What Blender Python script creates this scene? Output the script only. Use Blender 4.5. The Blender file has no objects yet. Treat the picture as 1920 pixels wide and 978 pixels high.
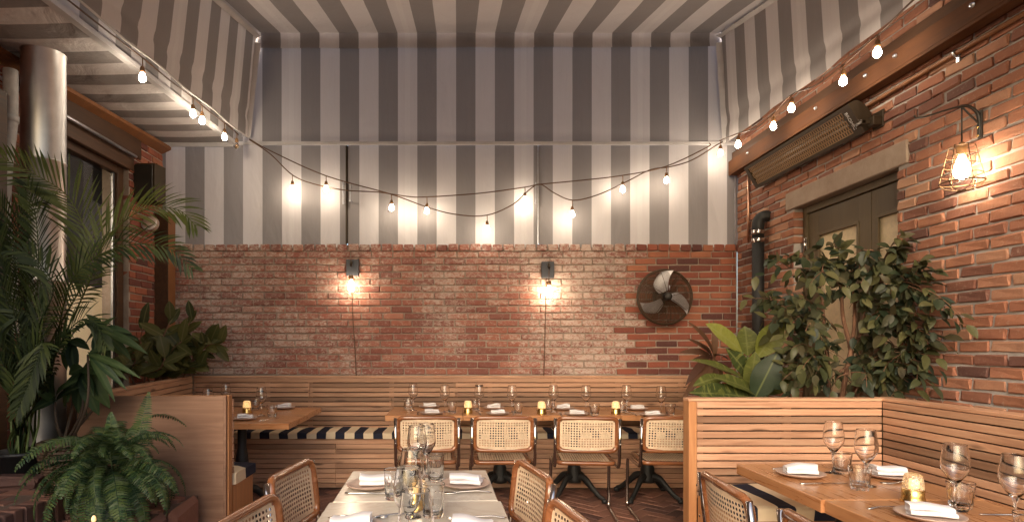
import bpy, math, random
from mathutils import Vector, Matrix, Euler
random.seed(7)
R = math.radians
S = bpy.context.scene
COL = S.collection
# ------------------------------------------------------------------ camera, sky, sun, exposure
F, CX, CY, H = 1100.0, 857.0, 645.0, 1.33          # focal length and principal point in photo pixels, eye height
cam = bpy.data.cameras.new('camera')
cam.sensor_width = 36.0
cam.lens = 36.0 * F / 1920.0
cam.shift_x = (960.0 - CX) / 1920.0
cam.shift_y = (CY - 489.0) / 1920.0
cam.clip_start = 0.05
cam.clip_end = 500
camo = bpy.data.objects.new('camera', cam)
camo.location = (0, 0, H)
camo.rotation_euler = (R(90), 0, 0)
COL.objects.link(camo)
S.camera = camo
W = bpy.data.worlds.new("World")
S.world = W
W.use_nodes = True
wn = W.node_tree
sky = wn.nodes.new('ShaderNodeTexSky')
sky.sky_type = 'NISHITA'
sky.sun_disc = False
SUN_EL, SUN_ROT = R(26), R(200)
sky.sun_elevation = SUN_EL
sky.sun_rotation = SUN_ROT
sky.air_density = 1.0
sky.dust_density = 4.0
sky.ozone_density = 0.6
wn.links.new(sky.outputs[0], wn.nodes['Background'].inputs[0])
wn.nodes['Background'].inputs[1].default_value = 0.15
sun = bpy.data.lights.new('sun', 'SUN')
sun.energy = 0.35
sun.angle = R(40)
sun.color = (1.0, 0.9, 0.8)
suno = bpy.data.objects.new('sun', sun)
# sun direction: azimuth measured from +Y towards +X, from behind the camera
az = SUN_ROT
d = Vector((math.sin(az) * math.cos(SUN_EL), math.cos(az) * math.cos(SUN_EL), math.sin(SUN_EL)))
suno.rotation_euler = d.to_track_quat('Z', 'Y').to_euler()
COL.objects.link(suno)
S.view_settings.view_transform = 'Standard'
S.view_settings.look = 'None'
S.view_settings.exposure = 1.3
S.view_settings.gamma = 1.0
S.render.engine = 'CYCLES'
cy = S.cycles
cy.use_denoising = True
cy.max_bounces = 8
cy.diffuse_bounces = 4
cy.glossy_bounces = 4
cy.transmission_bounces = 8
cy.transparent_max_bounces = 8
cy.caustics_reflective = False
cy.caustics_refractive = True
cy.sample_clamp_indirect = 4.0
cy.use_light_tree = True
BULB_L = 50.0
# ------------------------------------------------------------------ helpers
KIDS = {}
def P(px, py, Y):
    return Vector(((px - CX) * Y / F, Y, H + (CY - py) * Y / F))
def T(px, py, z):                                   # the point of height z that shows at a photo pixel
    Y = F * (H - z) / (py - CY)
    return Vector(((px - CX) * Y / F, Y, z))
def link(o, parent=None):
    COL.objects.link(o)
    if parent is not None:
        o.parent = parent
        KIDS.setdefault(parent, []).append(o)
    return o
def tag(o, label=None, cat=None, group=None, kind=None):
    if label: o['label'] = label
    if cat: o['category'] = cat
    if group: o['group'] = group
    if kind: o['kind'] = kind
    return o
def thing(name, label, cat, loc=(0, 0, 0), rz=0.0, group=None):
    o = bpy.data.objects.new(name, None)
    o.empty_display_size = 0.1
    o.location = loc
    o.rotation_euler = (0, 0, rz)
    link(o)
    return tag(o, label, cat, group)
def copy_tree(o, parent=None):
    c = o.copy()
    link(c, parent)
    for ch in KIDS.get(o, []):
        copy_tree(ch, c)
    return c
def mesh_obj(name, me, parent=None, M=None):
    o = bpy.data.objects.new(name, me)
    if M is not None: o.matrix_basis = M
    return link(o, parent)
def dirM(pos, fwd, up=(0, 0, 1), s=1.0):            # local +Y along fwd, local +Z near up
    y = Vector(fwd).normalized()
    x = y.cross(Vector(up))
    if x.length < 1e-5: x = y.cross(Vector((1, 0, 0)))
    x.normalize()
    z = x.cross(y)
    M = Matrix((x, y, z)).transposed().to_4x4()
    M = Matrix.Translation(Vector(pos)) @ M @ Matrix.Diagonal((s, s, s, 1))
    return M
class MB:
    def __init__(s):
        s.v, s.f, s.sm = [], [], []
    def add(s, vs, fs, smooth=False, M=None):
        b = len(s.v)
        if M is not None: vs = [M @ Vector(q) for q in vs]
        s.v.extend([tuple(q) for q in vs])
        s.f.extend([tuple(i + b for i in f) for f in fs])
        s.sm.extend([smooth] * len(fs))
        return s
    def box(s, x0, x1, y0, y1, z0, z1, bev=0.0, M=None, smooth=False):
        if bev <= 0:
            vs = [(x0, y0, z0), (x1, y0, z0), (x1, y1, z0), (x0, y1, z0), (x0, y0, z1), (x1, y0, z1), (x1, y1, z1), (x0, y1, z1)]
            fs = [(0, 3, 2, 1), (4, 5, 6, 7), (0, 1, 5, 4), (1, 2, 6, 5), (2, 3, 7, 6), (3, 0, 4, 7)]
            return s.add(vs, fs, smooth, M)
        vs, fs, idx = [], [], {}
        X, Y, Z = (x0, x1), (y0, y1), (z0, z1)
        sg = (1, -1)
        for i in (0, 1):
            for j in (0, 1):
                for k in (0, 1):
                    c = (X[i], Y[j], Z[k])
                    for a in range(3):
                        p = [c[0] + sg[i] * bev, c[1] + sg[j] * bev, c[2] + sg[k] * bev]
                        p[a] = c[a]
                        idx[(i, j, k, a)] = len(vs)
                        vs.append(tuple(p))
        def q(*ks): fs.append(tuple(idx[k] for k in ks))
        for e in (0, 1):
            fl = (lambda t: t) if e else (lambda t: t[::-1])
            q(*fl([(e, 0, 0, 0), (e, 1, 0, 0), (e, 1, 1, 0), (e, 0, 1, 0)]))
            q(*fl([(0, e, 0, 1), (0, e, 1, 1), (1, e, 1, 1), (1, e, 0, 1)]))
            q(*fl([(0, 0, e, 2), (1, 0, e, 2), (1, 1, e, 2), (0, 1, e, 2)]))
        for a in (0, 1):
            for b in (0, 1):
                t = [(a, b, 0, 0), (a, b, 1, 0), (a, b, 1, 1), (a, b, 0, 1)]
                q(*(t if a != b else t[::-1]))
                t = [(a, 0, b, 0), (a, 1, b, 0), (a, 1, b, 2), (a, 0, b, 2)]
                q(*(t[::-1] if a != b else t))
                t = [(0, a, b, 1), (1, a, b, 1), (1, a, b, 2), (0, a, b, 2)]
                q(*(t if a != b else t[::-1]))
        for i in (0, 1):
            for j in (0, 1):
                for k in (0, 1):
                    t = [(i, j, k, 0), (i, j, k, 1), (i, j, k, 2)]
                    q(*(t if (i + j + k) % 2 else t[::-1]))
        return s.add(vs, fs, smooth, M)
    def tube(s, pts, r, n=8, closed=False, cap=True, smooth=True, flat=1.0, up=None):
        pts = [Vector(p) for p in pts]
        m = len(pts)
        rs = r if isinstance(r, (list, tuple)) else [r] * m
        tg = []
        for i in range(m):
            a = pts[(i - 1) % m] if (closed or i > 0) else pts[i]
            b = pts[(i + 1) % m] if (closed or i < m - 1) else pts[i]
            t = (b - a)
            tg.append(t.normalized() if t.length > 1e-9 else Vector((0, 0, 1)))
        u = Vector(up) if up else (Vector((0, 0, 1)) if abs(tg[0].z) < 0.9 else Vector((1, 0, 0)))
        u = (u - tg[0] * u.dot(tg[0])).normalized()
        vs, fs = [], []
        for i in range(m):
            u = u - tg[i] * u.dot(tg[i])
            if u.length < 1e-6: u = tg[i].orthogonal()
            u.normalize()
            w = tg[i].cross(u)
            for k in range(n):
                a = 2 * math.pi * k / n
                vs.append(pts[i] + u * (math.cos(a) * rs[i]) + w * (math.sin(a) * rs[i] * flat))
        L = m if closed else m - 1
        for i in range(L):
            j = (i + 1) % m
            for k in range(n):
                k2 = (k + 1) % n
                fs.append((i * n + k, i * n + k2, j * n + k2, j * n + k))
        if cap and not closed:
            fs.append(tuple(range(n - 1, -1, -1)))
            fs.append(tuple(range((m - 1) * n, m * n)))
        return s.add(vs, fs, smooth)
    def lathe(s, prof, n=24, M=None, smooth=True, closed=False):
        vs, fs = [], []
        rings = []
        for (r, z) in prof:
            if r < 1e-6:
                rings.append([len(vs)]); vs.append((0, 0, z))
            else:
                rings.append(list(range(len(vs), len(vs) + n)))
                for k in range(n):
                    a = 2 * math.pi * k / n
                    vs.append((r * math.cos(a), r * math.sin(a), z))
        for A, B in zip(rings, rings[1:]):
            for k in range(n):
                k2 = (k + 1) % n
                if len(A) == 1 and len(B) == 1: continue
                if len(A) == 1: fs.append((A[0], B[k2], B[k]))
                elif len(B) == 1: fs.append((A[k], A[k2], B[0]))
                else: fs.append((A[k], A[k2], B[k2], B[k]))
        return s.add(vs, fs, smooth, M)
    def grid(s, fn, nu, nv, smooth=True, M=None):
        vs = [fn(i / nu, j / nv) for j in range(nv + 1) for i in range(nu + 1)]
        fs = [(j * (nu + 1) + i, j * (nu + 1) + i + 1, (j + 1) * (nu + 1) + i + 1, (j + 1) * (nu + 1) + i) for j in range(nv) for i in range(nu)]
        return s.add(vs, fs, smooth, M)
    def prism(s, poly, z0, z1, M=None, smooth=False):
        n = len(poly)
        vs = [(x, y, z0) for x, y in poly] + [(x, y, z1) for x, y in poly]
        fs = [tuple(range(n - 1, -1, -1)), tuple(range(n, 2 * n))] + [(i, (i + 1) % n, n + (i + 1) % n, n + i) for i in range(n)]
        return s.add(vs, fs, smooth, M)
    def mesh(s, name, mat):
        me = bpy.data.meshes.new(name)
        me.from_pydata(s.v, [], s.f)
        me.polygons.foreach_set('use_smooth', s.sm)
        if mat: me.materials.append(mat)
        me.update()
        return me
    def obj(s, name, mat, parent=None, M=None):
        return mesh_obj(name, s.mesh(name, mat), parent, M)
def fillet(pts, r, k=5, closed=False):
    pts = [Vector(p) for p in pts]
    out = []
    n = len(pts)
    for i, p in enumerate(pts):
        if not closed and (i == 0 or i == n - 1):
            out.append(p); continue
        a, b = pts[(i - 1) % n], pts[(i + 1) % n]
        ra = min(r, (a - p).length * 0.49); rb = min(r, (b - p).length * 0.49)
        s_, e_ = p + (a - p).normalized() * ra, p + (b - p).normalized() * rb
        for q in range(k + 1):
            t = q / k
            out.append(s_ * (1 - t) ** 2 + p * 2 * t * (1 - t) + e_ * t * t)
    return out
def bez(p0, p1, p2, n):
    p0, p1, p2 = Vector(p0), Vector(p1), Vector(p2)
    return [p0 * (1 - t) ** 2 + p1 * 2 * t * (1 - t) + p2 * t * t for t in [i / n for i in range(n + 1)]]
def smoothpath(pts, k=4):                            # Catmull-Rom
    pts = [Vector(p) for p in pts]
    q = [pts[0] * 2 - pts[1]] + pts + [pts[-1] * 2 - pts[-2]]
    out = []
    for i in range(1, len(q) - 2):
        for j in range(k):
            t = j / k
            a, b, c, e = q[i - 1], q[i], q[i + 1], q[i + 2]
            out.append(0.5 * ((2 * b) + (c - a) * t + (2 * a - 5 * b + 4 * c - e) * t * t + (3 * b - a - 3 * c + e) * t ** 3))
    out.append(pts[-1])
    return out
# ------------------------------------------------------------------ materials
class NT:
    def __init__(s, name):
        s.m = bpy.data.materials.new(name)
        s.m.use_nodes = True
        s.t = s.m.node_tree
        s.b = s.t.nodes['Principled BSDF']
    def n(s, typ, **kw):
        o = s.t.nodes.new(typ)
        for k, v in kw.items(): setattr(o, k, v)
        return o
    def put(s, sock, v):
        if hasattr(v, 'outputs'): v = v.outputs[0]
        if isinstance(v, bpy.types.NodeSocket): s.t.links.new(v, sock)
        elif isinstance(v, (tuple, list)) and len(v) == 3 and sock.type == 'RGBA': sock.default_value = (*v, 1)
        else: sock.default_value = v
    def math(s, op, a, b=0.0, c=None, clamp=False):
        o = s.n('ShaderNodeMath', operation=op, use_clamp=clamp)
        s.put(o.inputs[0], a); s.put(o.inputs[1], b)
        if c is not None: s.put(o.inputs[2], c)
        return o.outputs[0]
    def mix(s, fac, a, b, mode='MIX'):
        o = s.n('ShaderNodeMix', data_type='RGBA', blend_type=mode)
        s.put(o.inputs[0], fac); s.put(o.inputs[6], a); s.put(o.inputs[7], b)
        return o.outputs[2]
    def ramp(s, fac, stops, interp='LINEAR'):
        o = s.n('ShaderNodeValToRGB')
        cr = o.color_ramp
        cr.interpolation = interp
        while len(cr.elements) < len(stops): cr.elements.new(0.5)
        for e, (p, c) in zip(cr.elements, stops):
            e.position = p
            e.color = (*c, 1) if isinstance(c, (tuple, list)) else (c, c, c, 1)
        s.put(o.inputs[0], fac)
        return o.outputs[0]
    def noise(s, vec, scale, detail=4, rough=0.55, dist=0.0):
        o = s.n('ShaderNodeTexNoise')
        if vec is not None: s.put(o.inputs['Vector'], vec)
        o.inputs['Scale'].default_value = scale
        o.inputs['Detail'].default_value = detail
        o.inputs['Roughness'].default_value = rough
        o.inputs['Distortion'].default_value = dist
        return o.outputs[0]
    def coord(s, which='Object'):
        return s.n('ShaderNodeTexCoord').outputs[which]
    def mapping(s, vec, loc=(0, 0, 0), rot=(0, 0, 0), scale=(1, 1, 1)):
        o = s.n('ShaderNodeMapping')
        s.put(o.inputs[0], vec)
        s.put(o.inputs[1], loc) if not isinstance(loc, tuple) else setattr(o.inputs[1], 'default_value', loc)
        o.inputs[2].default_value = rot
        o.inputs[3].default_value = scale
        return o.outputs[0]
    def rnd(s):                                       # one random number for each object and each piece of a joined mesh
        a = s.n('ShaderNodeObjectInfo').outputs['Random']
        b = s.n('ShaderNodeNewGeometry').outputs['Random Per Island']
        return s.math('FRACT', s.math('ADD', a, s.math('MULTIPLY', b, 0.873)))
    def bump(s, h, strength=0.3, dist=0.01):
        o = s.n('ShaderNodeBump')
        o.inputs['Strength'].default_value = strength
        o.inputs['Distance'].default_value = dist
        s.put(o.inputs['Height'], h)
        s.t.links.new(o.outputs[0], s.b.inputs['Normal'])
    def col(s, v): s.put(s.b.inputs['Base Color'], v)
    def rough(s, v): s.put(s.b.inputs['Roughness'], v)
    def set(s, **kw):
        for k, v in kw.items(): s.put(s.b.inputs[k.replace('_', ' ')], v)
def lettering(owner, body, size, M4, mat, depth=0.0006):
    tc = bpy.data.curves.new('lettering', 'FONT'); tc.body = body; tc.size = size; tc.extrude = depth; tc.align_x = 'CENTER'; tc.align_y = 'CENTER'
    to = bpy.data.objects.new('lettering_source', tc); COL.objects.link(to)
    me = bpy.data.meshes.new_from_object(to.evaluated_get(bpy.context.evaluated_depsgraph_get()))
    bpy.data.objects.remove(to); me.materials.clear(); me.materials.append(mat); me.name = 'lettering'
    return mesh_obj('lettering', me, owner, M4)
def plain(name, c, rough=0.5, metal=0.0, vary=0.12, scale=30, **kw):
    t = NT(name)
    nz = t.noise(t.coord(), scale, 5)
    lo = tuple(x * (1 - vary) for x in c); hi = tuple(min(1, x * (1 + vary)) for x in c)
    t.col(t.ramp(nz, [(0.3, lo), (0.7, hi)]))
    t.rough(t.ramp(nz, [(0.3, max(0, rough - 0.06)), (0.7, min(1, rough + 0.06))]))
    t.set(Metallic=metal, **kw)
    return t.m
def brick_mat(name, stops, wash=0.0, washcol=(0.55, 0.44, 0.38), speck=0.25, washscale=1.3, zones=None):
    t = NT(name)
    r = t.rnd()
    base = t.ramp(r, stops)
    pos = t.n('ShaderNodeNewGeometry').outputs['Position']
    off = t.n('ShaderNodeVectorMath', operation='ADD')
    t.put(off.inputs[0], pos)
    cmb = t.n('ShaderNodeCombineXYZ'); t.put(cmb.inputs[0], t.math('MULTIPLY', r, 37.0)); t.put(cmb.inputs[2], t.math('MULTIPLY', r, 11.0))
    t.put(off.inputs[1], cmb)
    fine = t.noise(off.outputs[0], 42, 6, 0.65)
    mid = t.noise(off.outputs[0], 9, 4, 0.6)
    c = t.mix(t.ramp(mid, [(0.3, 0.0), (0.75, 0.7)]), base, t.mix(0.55, base, (0.13, 0.06, 0.05)))
    c = t.mix(t.ramp(fine, [(0.58, 0.0), (0.78, speck)]), c, (0.5, 0.38, 0.3))
    if wash > 0:
        big = t.noise(pos, washscale, 3, 0.6)
        pat = t.n('ShaderNodeVectorMath', operation='MULTIPLY'); t.put(pat.inputs[0], off.outputs[0]); pat.inputs[1].default_value = (1, 1, 1.8)
        m = t.math('ADD', t.math('MULTIPLY', big, 0.45), t.math('MULTIPLY', t.noise(pat.outputs[0], 26, 8, 0.8, 0.8), 1.25))
        m = t.math('ADD', m, t.math('MULTIPLY', r, 0.05))
        if zones:                                      # old paint left in two broad areas of the wall
            sx = t.n('ShaderNodeSeparateXYZ'); t.put(sx.inputs[0], pos)
            m = t.math('ADD', m, t.ramp(t.math('DIVIDE', t.math('ADD', sx.outputs[0], 3.0), 6.0), zones))
        m = t.ramp(m, [(1.08 - 0.3 * wash, 0.0), (1.17 - 0.3 * wash, 0.5), (1.3 - 0.3 * wash, 0.85)])
        c = t.mix(m, c, washcol)
    t.col(c)
    t.rough(t.ramp(fine, [(0.3, 0.75), (0.7, 0.95)]))
    t.bump(t.math('ADD', fine, t.math('MULTIPLY', mid, 0.8)), 0.55, 0.006)
    t.set(Specular_IOR_Level=0.25)
    return t.m
def mortar_mat(name, a, b):
    t = NT(name)
    pos = t.n('ShaderNodeNewGeometry').outputs['Position']
    nz = t.noise(pos, 6, 6, 0.7)
    t.col(t.ramp(nz, [(0.3, a), (0.7, b)]))
    t.rough(0.95)
    t.bump(t.noise(pos, 90, 5, 0.7), 0.6, 0.005)
    t.set(Specular_IOR_Level=0.15)
    return t.m
def wood_mat(name, dark, mid, light, rough=0.5, grain=1.0, knots=True, axis=0, vary=0.35, coat=0.0, spec=0.3):
    t = NT(name)
    r = t.rnd()
    co = t.coord()
    off = t.n('ShaderNodeVectorMath', operation='ADD')
    t.put(off.inputs[0], co)
    cmb = t.n('ShaderNodeCombineXYZ')
    for i, k in enumerate((13.0, 29.0, 7.0)): t.put(cmb.inputs[i], t.math('MULTIPLY', r, k))
    t.put(off.inputs[1], cmb)
    sc = [9.0, 9.0, 9.0]; sc[axis] = 0.7
    mp = t.mapping(off.outputs[0], scale=tuple(sc))
    nz = t.noise(mp, 2.2 * grain, 6, 0.62, 1.2)
    sc2 = [120.0, 120.0, 120.0]; sc2[axis] = 3.0
    fib = t.noise(t.mapping(off.outputs[0], scale=tuple(sc2)), 1.0, 3, 0.6)
    c = t.ramp(nz, [(0.28, dark), (0.5, mid), (0.72, light)])
    c = t.mix(t.ramp(fib, [(0.35, 0.0), (0.75, 0.38)]), c, dark)
    tint = t.ramp(r, [(0.0, 1.0 - vary), (0.5, 1.0), (1.0, 1.0 + vary * 0.4)])
    c = t.mix(1.0, c, tint, 'MULTIPLY')
    blot = t.noise(off.outputs[0], 2.3, 4, 0.6)
    c = t.mix(t.ramp(blot, [(0.5, 0.0), (0.72, 0.42)]), c, tuple(x * 0.55 for x in mid))
    if knots:
        sk = [22.0, 22.0, 22.0]; sk[axis] = 5.0
        vo = t.n('ShaderNodeTexVoronoi'); vo.inputs['Scale'].default_value = 0.45
        t.put(vo.inputs['Vector'], t.mapping(off.outputs[0], scale=tuple(sk)))
        c = t.mix(t.ramp(vo.outputs['Distance'], [(0.06, 0.85), (0.16, 0.0)]), c, tuple(x * 0.35 for x in dark))
    t.col(c)
    t.rough(t.ramp(nz, [(0.3, rough - 0.08), (0.7, rough + 0.1)]))
    t.bump(fib, 0.18, 0.002)
    t.set(Specular_IOR_Level=spec, Coat_Weight=coat, Coat_Roughness=0.12)
    return t.m
def stripe_mat(name, axis, period, start, ca, cb, weave=900, rough=0.85, warp=0.0, thin=0.0, seam=True):
    """ca on the first half of each period that starts at `start`, cb on the other half: dyed cloth"""
    t = NT(name)
    co = t.coord()
    sp = t.n('ShaderNodeSeparateXYZ'); t.put(sp.inputs[0], co)
    v = sp.outputs[axis]
    if warp: v = t.math('ADD', v, t.math('MULTIPLY', t.math('SUBTRACT', t.noise(co, 4, 2), 0.5), warp))
    fr = t.math('FRACT', t.math('DIVIDE', t.math('SUBTRACT', v, start), period))
    m = t.math('LESS_THAN', fr, 0.5)
    nz = t.noise(co, 2.0, 5, 0.65)
    wv = t.noise(t.mapping(co, scale=(weave, weave, weave * 0.25)), 1.0, 2)
    wv2 = t.noise(t.mapping(co, scale=(60, 60, 3)), 1.0, 3, 0.6)
    c = t.mix(m, cb, ca)
    if seam:                                         # sewn overlaps down the middle of every third light stripe
        f3 = t.math('FRACT', t.math('DIVIDE', t.math('SUBTRACT', v, start), period * 3))
        sm = t.math('LESS_THAN', t.math('ABSOLUTE', t.math('SUBTRACT', f3, 0.25)), 0.022)
        c = t.mix(t.math('MULTIPLY', sm, 0.25), c, (0.85, 0.83, 0.8))
    c = t.mix(t.ramp(nz, [(0.35, 0.0), (0.75, 0.13)]), c, t.mix(1.0, c, (0.72, 0.66, 0.6), 'MULTIPLY'))
    c = t.mix(t.ramp(wv2, [(0.4, 0.0), (0.7, 0.10)]), c, t.mix(1.0, c, (0.7, 0.7, 0.7), 'MULTIPLY'))
    t.col(c)
    t.rough(rough)
    wr = t.noise(t.mapping(co, scale=(3.2, 3.2, 1.3)), 1.0, 4, 0.5, 0.6)      # slack and puckers in the cloth
    t.bump(t.math('ADD', t.math('MULTIPLY', wv, 0.012), wr), 0.55, 0.05)
    t.set(Specular_IOR_Level=0.12)
    if thin:                                         # daylight comes through the cloth
        tr = t.n('ShaderNodeBsdfTranslucent'); t.put(tr.inputs[0], c)
        ms = t.n('ShaderNodeMixShader'); ms.inputs[0].default_value = thin
        t.t.links.new(t.b.outputs[0], ms.inputs[1]); t.t.links.new(tr.outputs[0], ms.inputs[2])
        t.t.links.new(ms.outputs[0], t.t.nodes['Material Output'].inputs['Surface'])
    return t.m
def leaf_mat(name, cols, rough=0.42, rib=None, spots=None, back=None):
    t = NT(name)
    r = t.rnd()
    c = t.ramp(r, [(i / max(1, len(cols) - 1), k) for i, k in enumerate(cols)])
    co = t.coord()
    c = t.mix(t.ramp(t.noise(co, 24, 4), [(0.4, 0.0), (0.7, 0.45)]), c, t.mix(1.0, c, (0.6, 0.65, 0.5), 'MULTIPLY'))
    sp = t.n('ShaderNodeSeparateXYZ'); t.put(sp.inputs[0], co)
    ax = t.math('ABSOLUTE', sp.outputs[0])
    if spots:
        wv = t.noise(t.mapping(co, scale=(9, 40, 9), rot=(0, 0, 0.5)), 1.0, 4, 0.7)
        c = t.mix(t.ramp(wv, [(0.52, 0.0), (0.62, 0.75)]), c, spots)
    if rib:
        c = t.mix(t.ramp(ax, [(0.0025, 0.8), (0.006, 0.0)]), c, rib)
    t.col(c)
    t.rough(rough)
    vein = t.n('ShaderNodeTexWave', wave_type='BANDS', bands_direction='Y'); vein.inputs['Scale'].default_value = 26; vein.inputs['Distortion'].default_value = 1.5
    t.put(vein.inputs['Vector'], co)
    t.bump(vein.outputs[0], 0.12, 0.003)
    t.set(Specular_IOR_Level=0.25)
    tr = t.n('ShaderNodeBsdfTranslucent'); t.put(tr.inputs[0], c)
    ms = t.n('ShaderNodeMixShader'); ms.inputs[0].default_value = 0.28
    t.t.links.new(t.b.outputs[0], ms.inputs[1]); t.t.links.new(tr.outputs[0], ms.inputs[2])
    t.t.links.new(ms.outputs[0], t.t.nodes['Material Output'].inputs['Surface'])
    return t.m
def emit_mat(name, c, strength):
    t = NT(name)
    t.col((0.9, 0.8, 0.6))
    t.b.inputs['Emission Color'].default_value = (*c, 1)
    t.b.inputs['Emission Strength'].default_value = strength
    return t.m
def glass_mat(name, c=(1, 1, 1), rough=0.0, ior=1.45):
    t = NT(name)
    t.col(c)
    t.set(Transmission_Weight=1.0, Roughness=rough, IOR=ior, Specular_IOR_Level=0.6)
    return t.m
M = {}
M['brick_old'] = brick_mat('old_whitewashed_brick', [(0, (0.20, 0.075, 0.058)), (0.25, (0.27, 0.095, 0.07)), (0.7, (0.33, 0.12, 0.08)), (1, (0.37, 0.155, 0.105))], wash=0.66, washcol=(0.52, 0.42, 0.365), speck=0.4, zones=[(0.0, 0.10), (0.16, 0.08), (0.26, 0.0), (0.46, 0.0), (0.58, 0.03), (0.68, 0.10), (0.8, 0.07)])
M['brick_red'] = brick_mat('red_brick', [(0, (0.10, 0.04, 0.035)), (0.3, (0.25, 0.075, 0.05)), (0.7, (0.34, 0.105, 0.06)), (1, (0.4, 0.16, 0.09))], speck=0.2)
M['brick_orange'] = brick_mat('orange_brick', [(0, (0.10, 0.052, 0.044)), (0.16, (0.23, 0.098, 0.065)), (0.5, (0.31, 0.13, 0.075)), (0.82, (0.38, 0.17, 0.10)), (1, (0.46, 0.265, 0.17))], wash=0.2, washcol=(0.55, 0.43, 0.34), speck=0.5, washscale=2.5)
M['paver'] = brick_mat('floor_paver', [(0, (0.09, 0.05, 0.042)), (0.4, (0.17, 0.085, 0.062)), (1, (0.26, 0.125, 0.085))], speck=0.2)
M['mortar_old'] = mortar_mat('old_mortar', (0.27, 0.21, 0.17), (0.43, 0.355, 0.295))
M['mortar_grey'] = mortar_mat('grey_mortar', (0.32, 0.285, 0.265), (0.48, 0.44, 0.41))
M['grout'] = mortar_mat('floor_grout', (0.1, 0.07, 0.055), (0.2, 0.14, 0.11))
M['stone'] = mortar_mat('lintel_stone', (0.27, 0.2, 0.155), (0.38, 0.3, 0.24))
M['slat'] = wood_mat('cedar_slat', (0.29, 0.15, 0.09), (0.44, 0.245, 0.15), (0.53, 0.33, 0.215), 0.5, vary=0.55)
M['ply'] = wood_mat('stained_plywood', (0.30, 0.13, 0.055), (0.43, 0.20, 0.085), (0.5, 0.26, 0.12), 0.45, knots=False, axis=2, vary=0.05)
M['ply_panel'] = wood_mat('weathered_plywood', (0.20, 0.105, 0.065), (0.27, 0.15, 0.095), (0.33, 0.195, 0.13), 0.55, knots=False, axis=0, vary=0.05)
M['oak'] = wood_mat('oak_tabletop', (0.30, 0.125, 0.05), (0.45, 0.205, 0.085), (0.53, 0.27, 0.12), 0.3, grain=1.6, knots=False, axis=0, vary=0.15, coat=0.25, spec=0.5)
M['oak_y'] = wood_mat('oak_tabletop_lengthwise', (0.30, 0.125, 0.05), (0.45, 0.205, 0.085), (0.53, 0.27, 0.12), 0.3, grain=1.6, knots=False, axis=1, vary=0.15, coat=0.25, spec=0.5)
M['beech'] = wood_mat('walnut_stained_beech', (0.13, 0.045, 0.018), (0.22, 0.08, 0.03), (0.3, 0.12, 0.05), 0.22, knots=False, axis=0, vary=0.15, coat=0.6, spec=0.5)
M['door_wood'] = wood_mat('olive_painted_wood', (0.085, 0.06, 0.032), (0.11, 0.08, 0.045), (0.13, 0.095, 0.055), 0.5, knots=False, axis=2, vary=0.0)
M['dark_wood'] = wood_mat('dark_brown_wood', (0.045, 0.022, 0.012), (0.075, 0.036, 0.018), (0.1, 0.05, 0.026), 0.5, knots=False, axis=1, vary=0.1)
M['post_wood'] = wood_mat('rust_brown_post', (0.16, 0.065, 0.025), (0.22, 0.09, 0.035), (0.27, 0.12, 0.05), 0.5, knots=False, axis=2, vary=0.1)
M['beam'] = wood_mat('red_brown_beam', (0.075, 0.03, 0.014), (0.105, 0.044, 0.02), (0.13, 0.057, 0.026), 0.75, knots=False, axis=1, vary=0.05, spec=0.12)
M['bark'] = wood_mat('ficus_bark', (0.10, 0.05, 0.03), (0.17, 0.085, 0.05), (0.24, 0.13, 0.08), 0.8, knots=False, axis=2)
M['void'] = plain('shade_dark_backing', (0.035, 0.022, 0.015), 0.8)  # near-black colour stands in for the shade inside the slat gaps
WHITE, GREY = (0.72, 0.68, 0.672), (0.32, 0.296, 0.29)
M['canvas_x'] = stripe_mat('striped_canvas_across', 0, 0.388, -1.95, GREY, WHITE, thin=0.125)
M['canvas_roof'] = stripe_mat('striped_roof_canvas', 0, 0.388, -1.95, GREY, WHITE, thin=0.02)
M['canvas_l'] = stripe_mat('striped_canvas_along', 1, 0.385, 5.149, GREY, WHITE, thin=0.12)
M['canvas_r'] = stripe_mat('striped_canvas_along_far', 1, 0.370, 5.346, GREY, WHITE, thin=0.12)
M['soffit'] = stripe_mat('striped_soffit_canvas', 1, 0.367, 3.47, GREY, WHITE)
M['cushion'] = stripe_mat('striped_cushion_cloth', 0, 0.1727, -1.96, (0.022, 0.024, 0.04), (0.66, 0.54, 0.38), warp=0.05, seam=False)
M['hem'] = plain('pale_canvas_hem', (0.6, 0.57, 0.56), 0.85, scale=5)
M['rail'] = plain('white_painted_rail', (0.62, 0.6, 0.6), 0.4, scale=6)
M['alu'] = plain('brushed_aluminium', (0.55, 0.56, 0.6), 0.35, 1.0)
M['chrome'] = plain('chrome', (0.5, 0.46, 0.43), 0.1, 1.0, vary=0.03)
M['steel'] = plain('cutlery_steel', (0.62, 0.58, 0.54), 0.2, 1.0, vary=0.05)
M['brass'] = plain('brushed_brass', (0.62, 0.40, 0.14), 0.27, 1.0, vary=0.06)
M['iron'] = plain('black_cast_iron', (0.010, 0.010, 0.010), 0.6)
M['black'] = plain('black_powder_coat', (0.02, 0.016, 0.012), 0.5)
M['bronze'] = plain('dark_bronze', (0.05, 0.034, 0.02), 0.5, 0.5)
M['cable'] = plain('brown_cable', (0.10, 0.045, 0.02), 0.6)
M['socket'] = plain('brown_lamp_socket', (0.22, 0.11, 0.04), 0.5)
M['slate'] = plain('dark_slate_plate', (0.055, 0.058, 0.07), 0.6)
M['cane'] = plain('woven_cane', (0.60, 0.45, 0.31), 0.55, vary=0.18, scale=60)
M['porcelain'] = plain('stoneware_plate', (0.38, 0.27, 0.22), 0.35, vary=0.08, scale=14)
M['linen'] = plain('white_linen', (0.66, 0.63, 0.635), 0.9, vary=0.04, scale=12)
M['glass'] = glass_mat('clear_glass')
M['glass_amber'] = glass_mat('amber_bulb_glass', (1.0, 0.7, 0.35))
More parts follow.
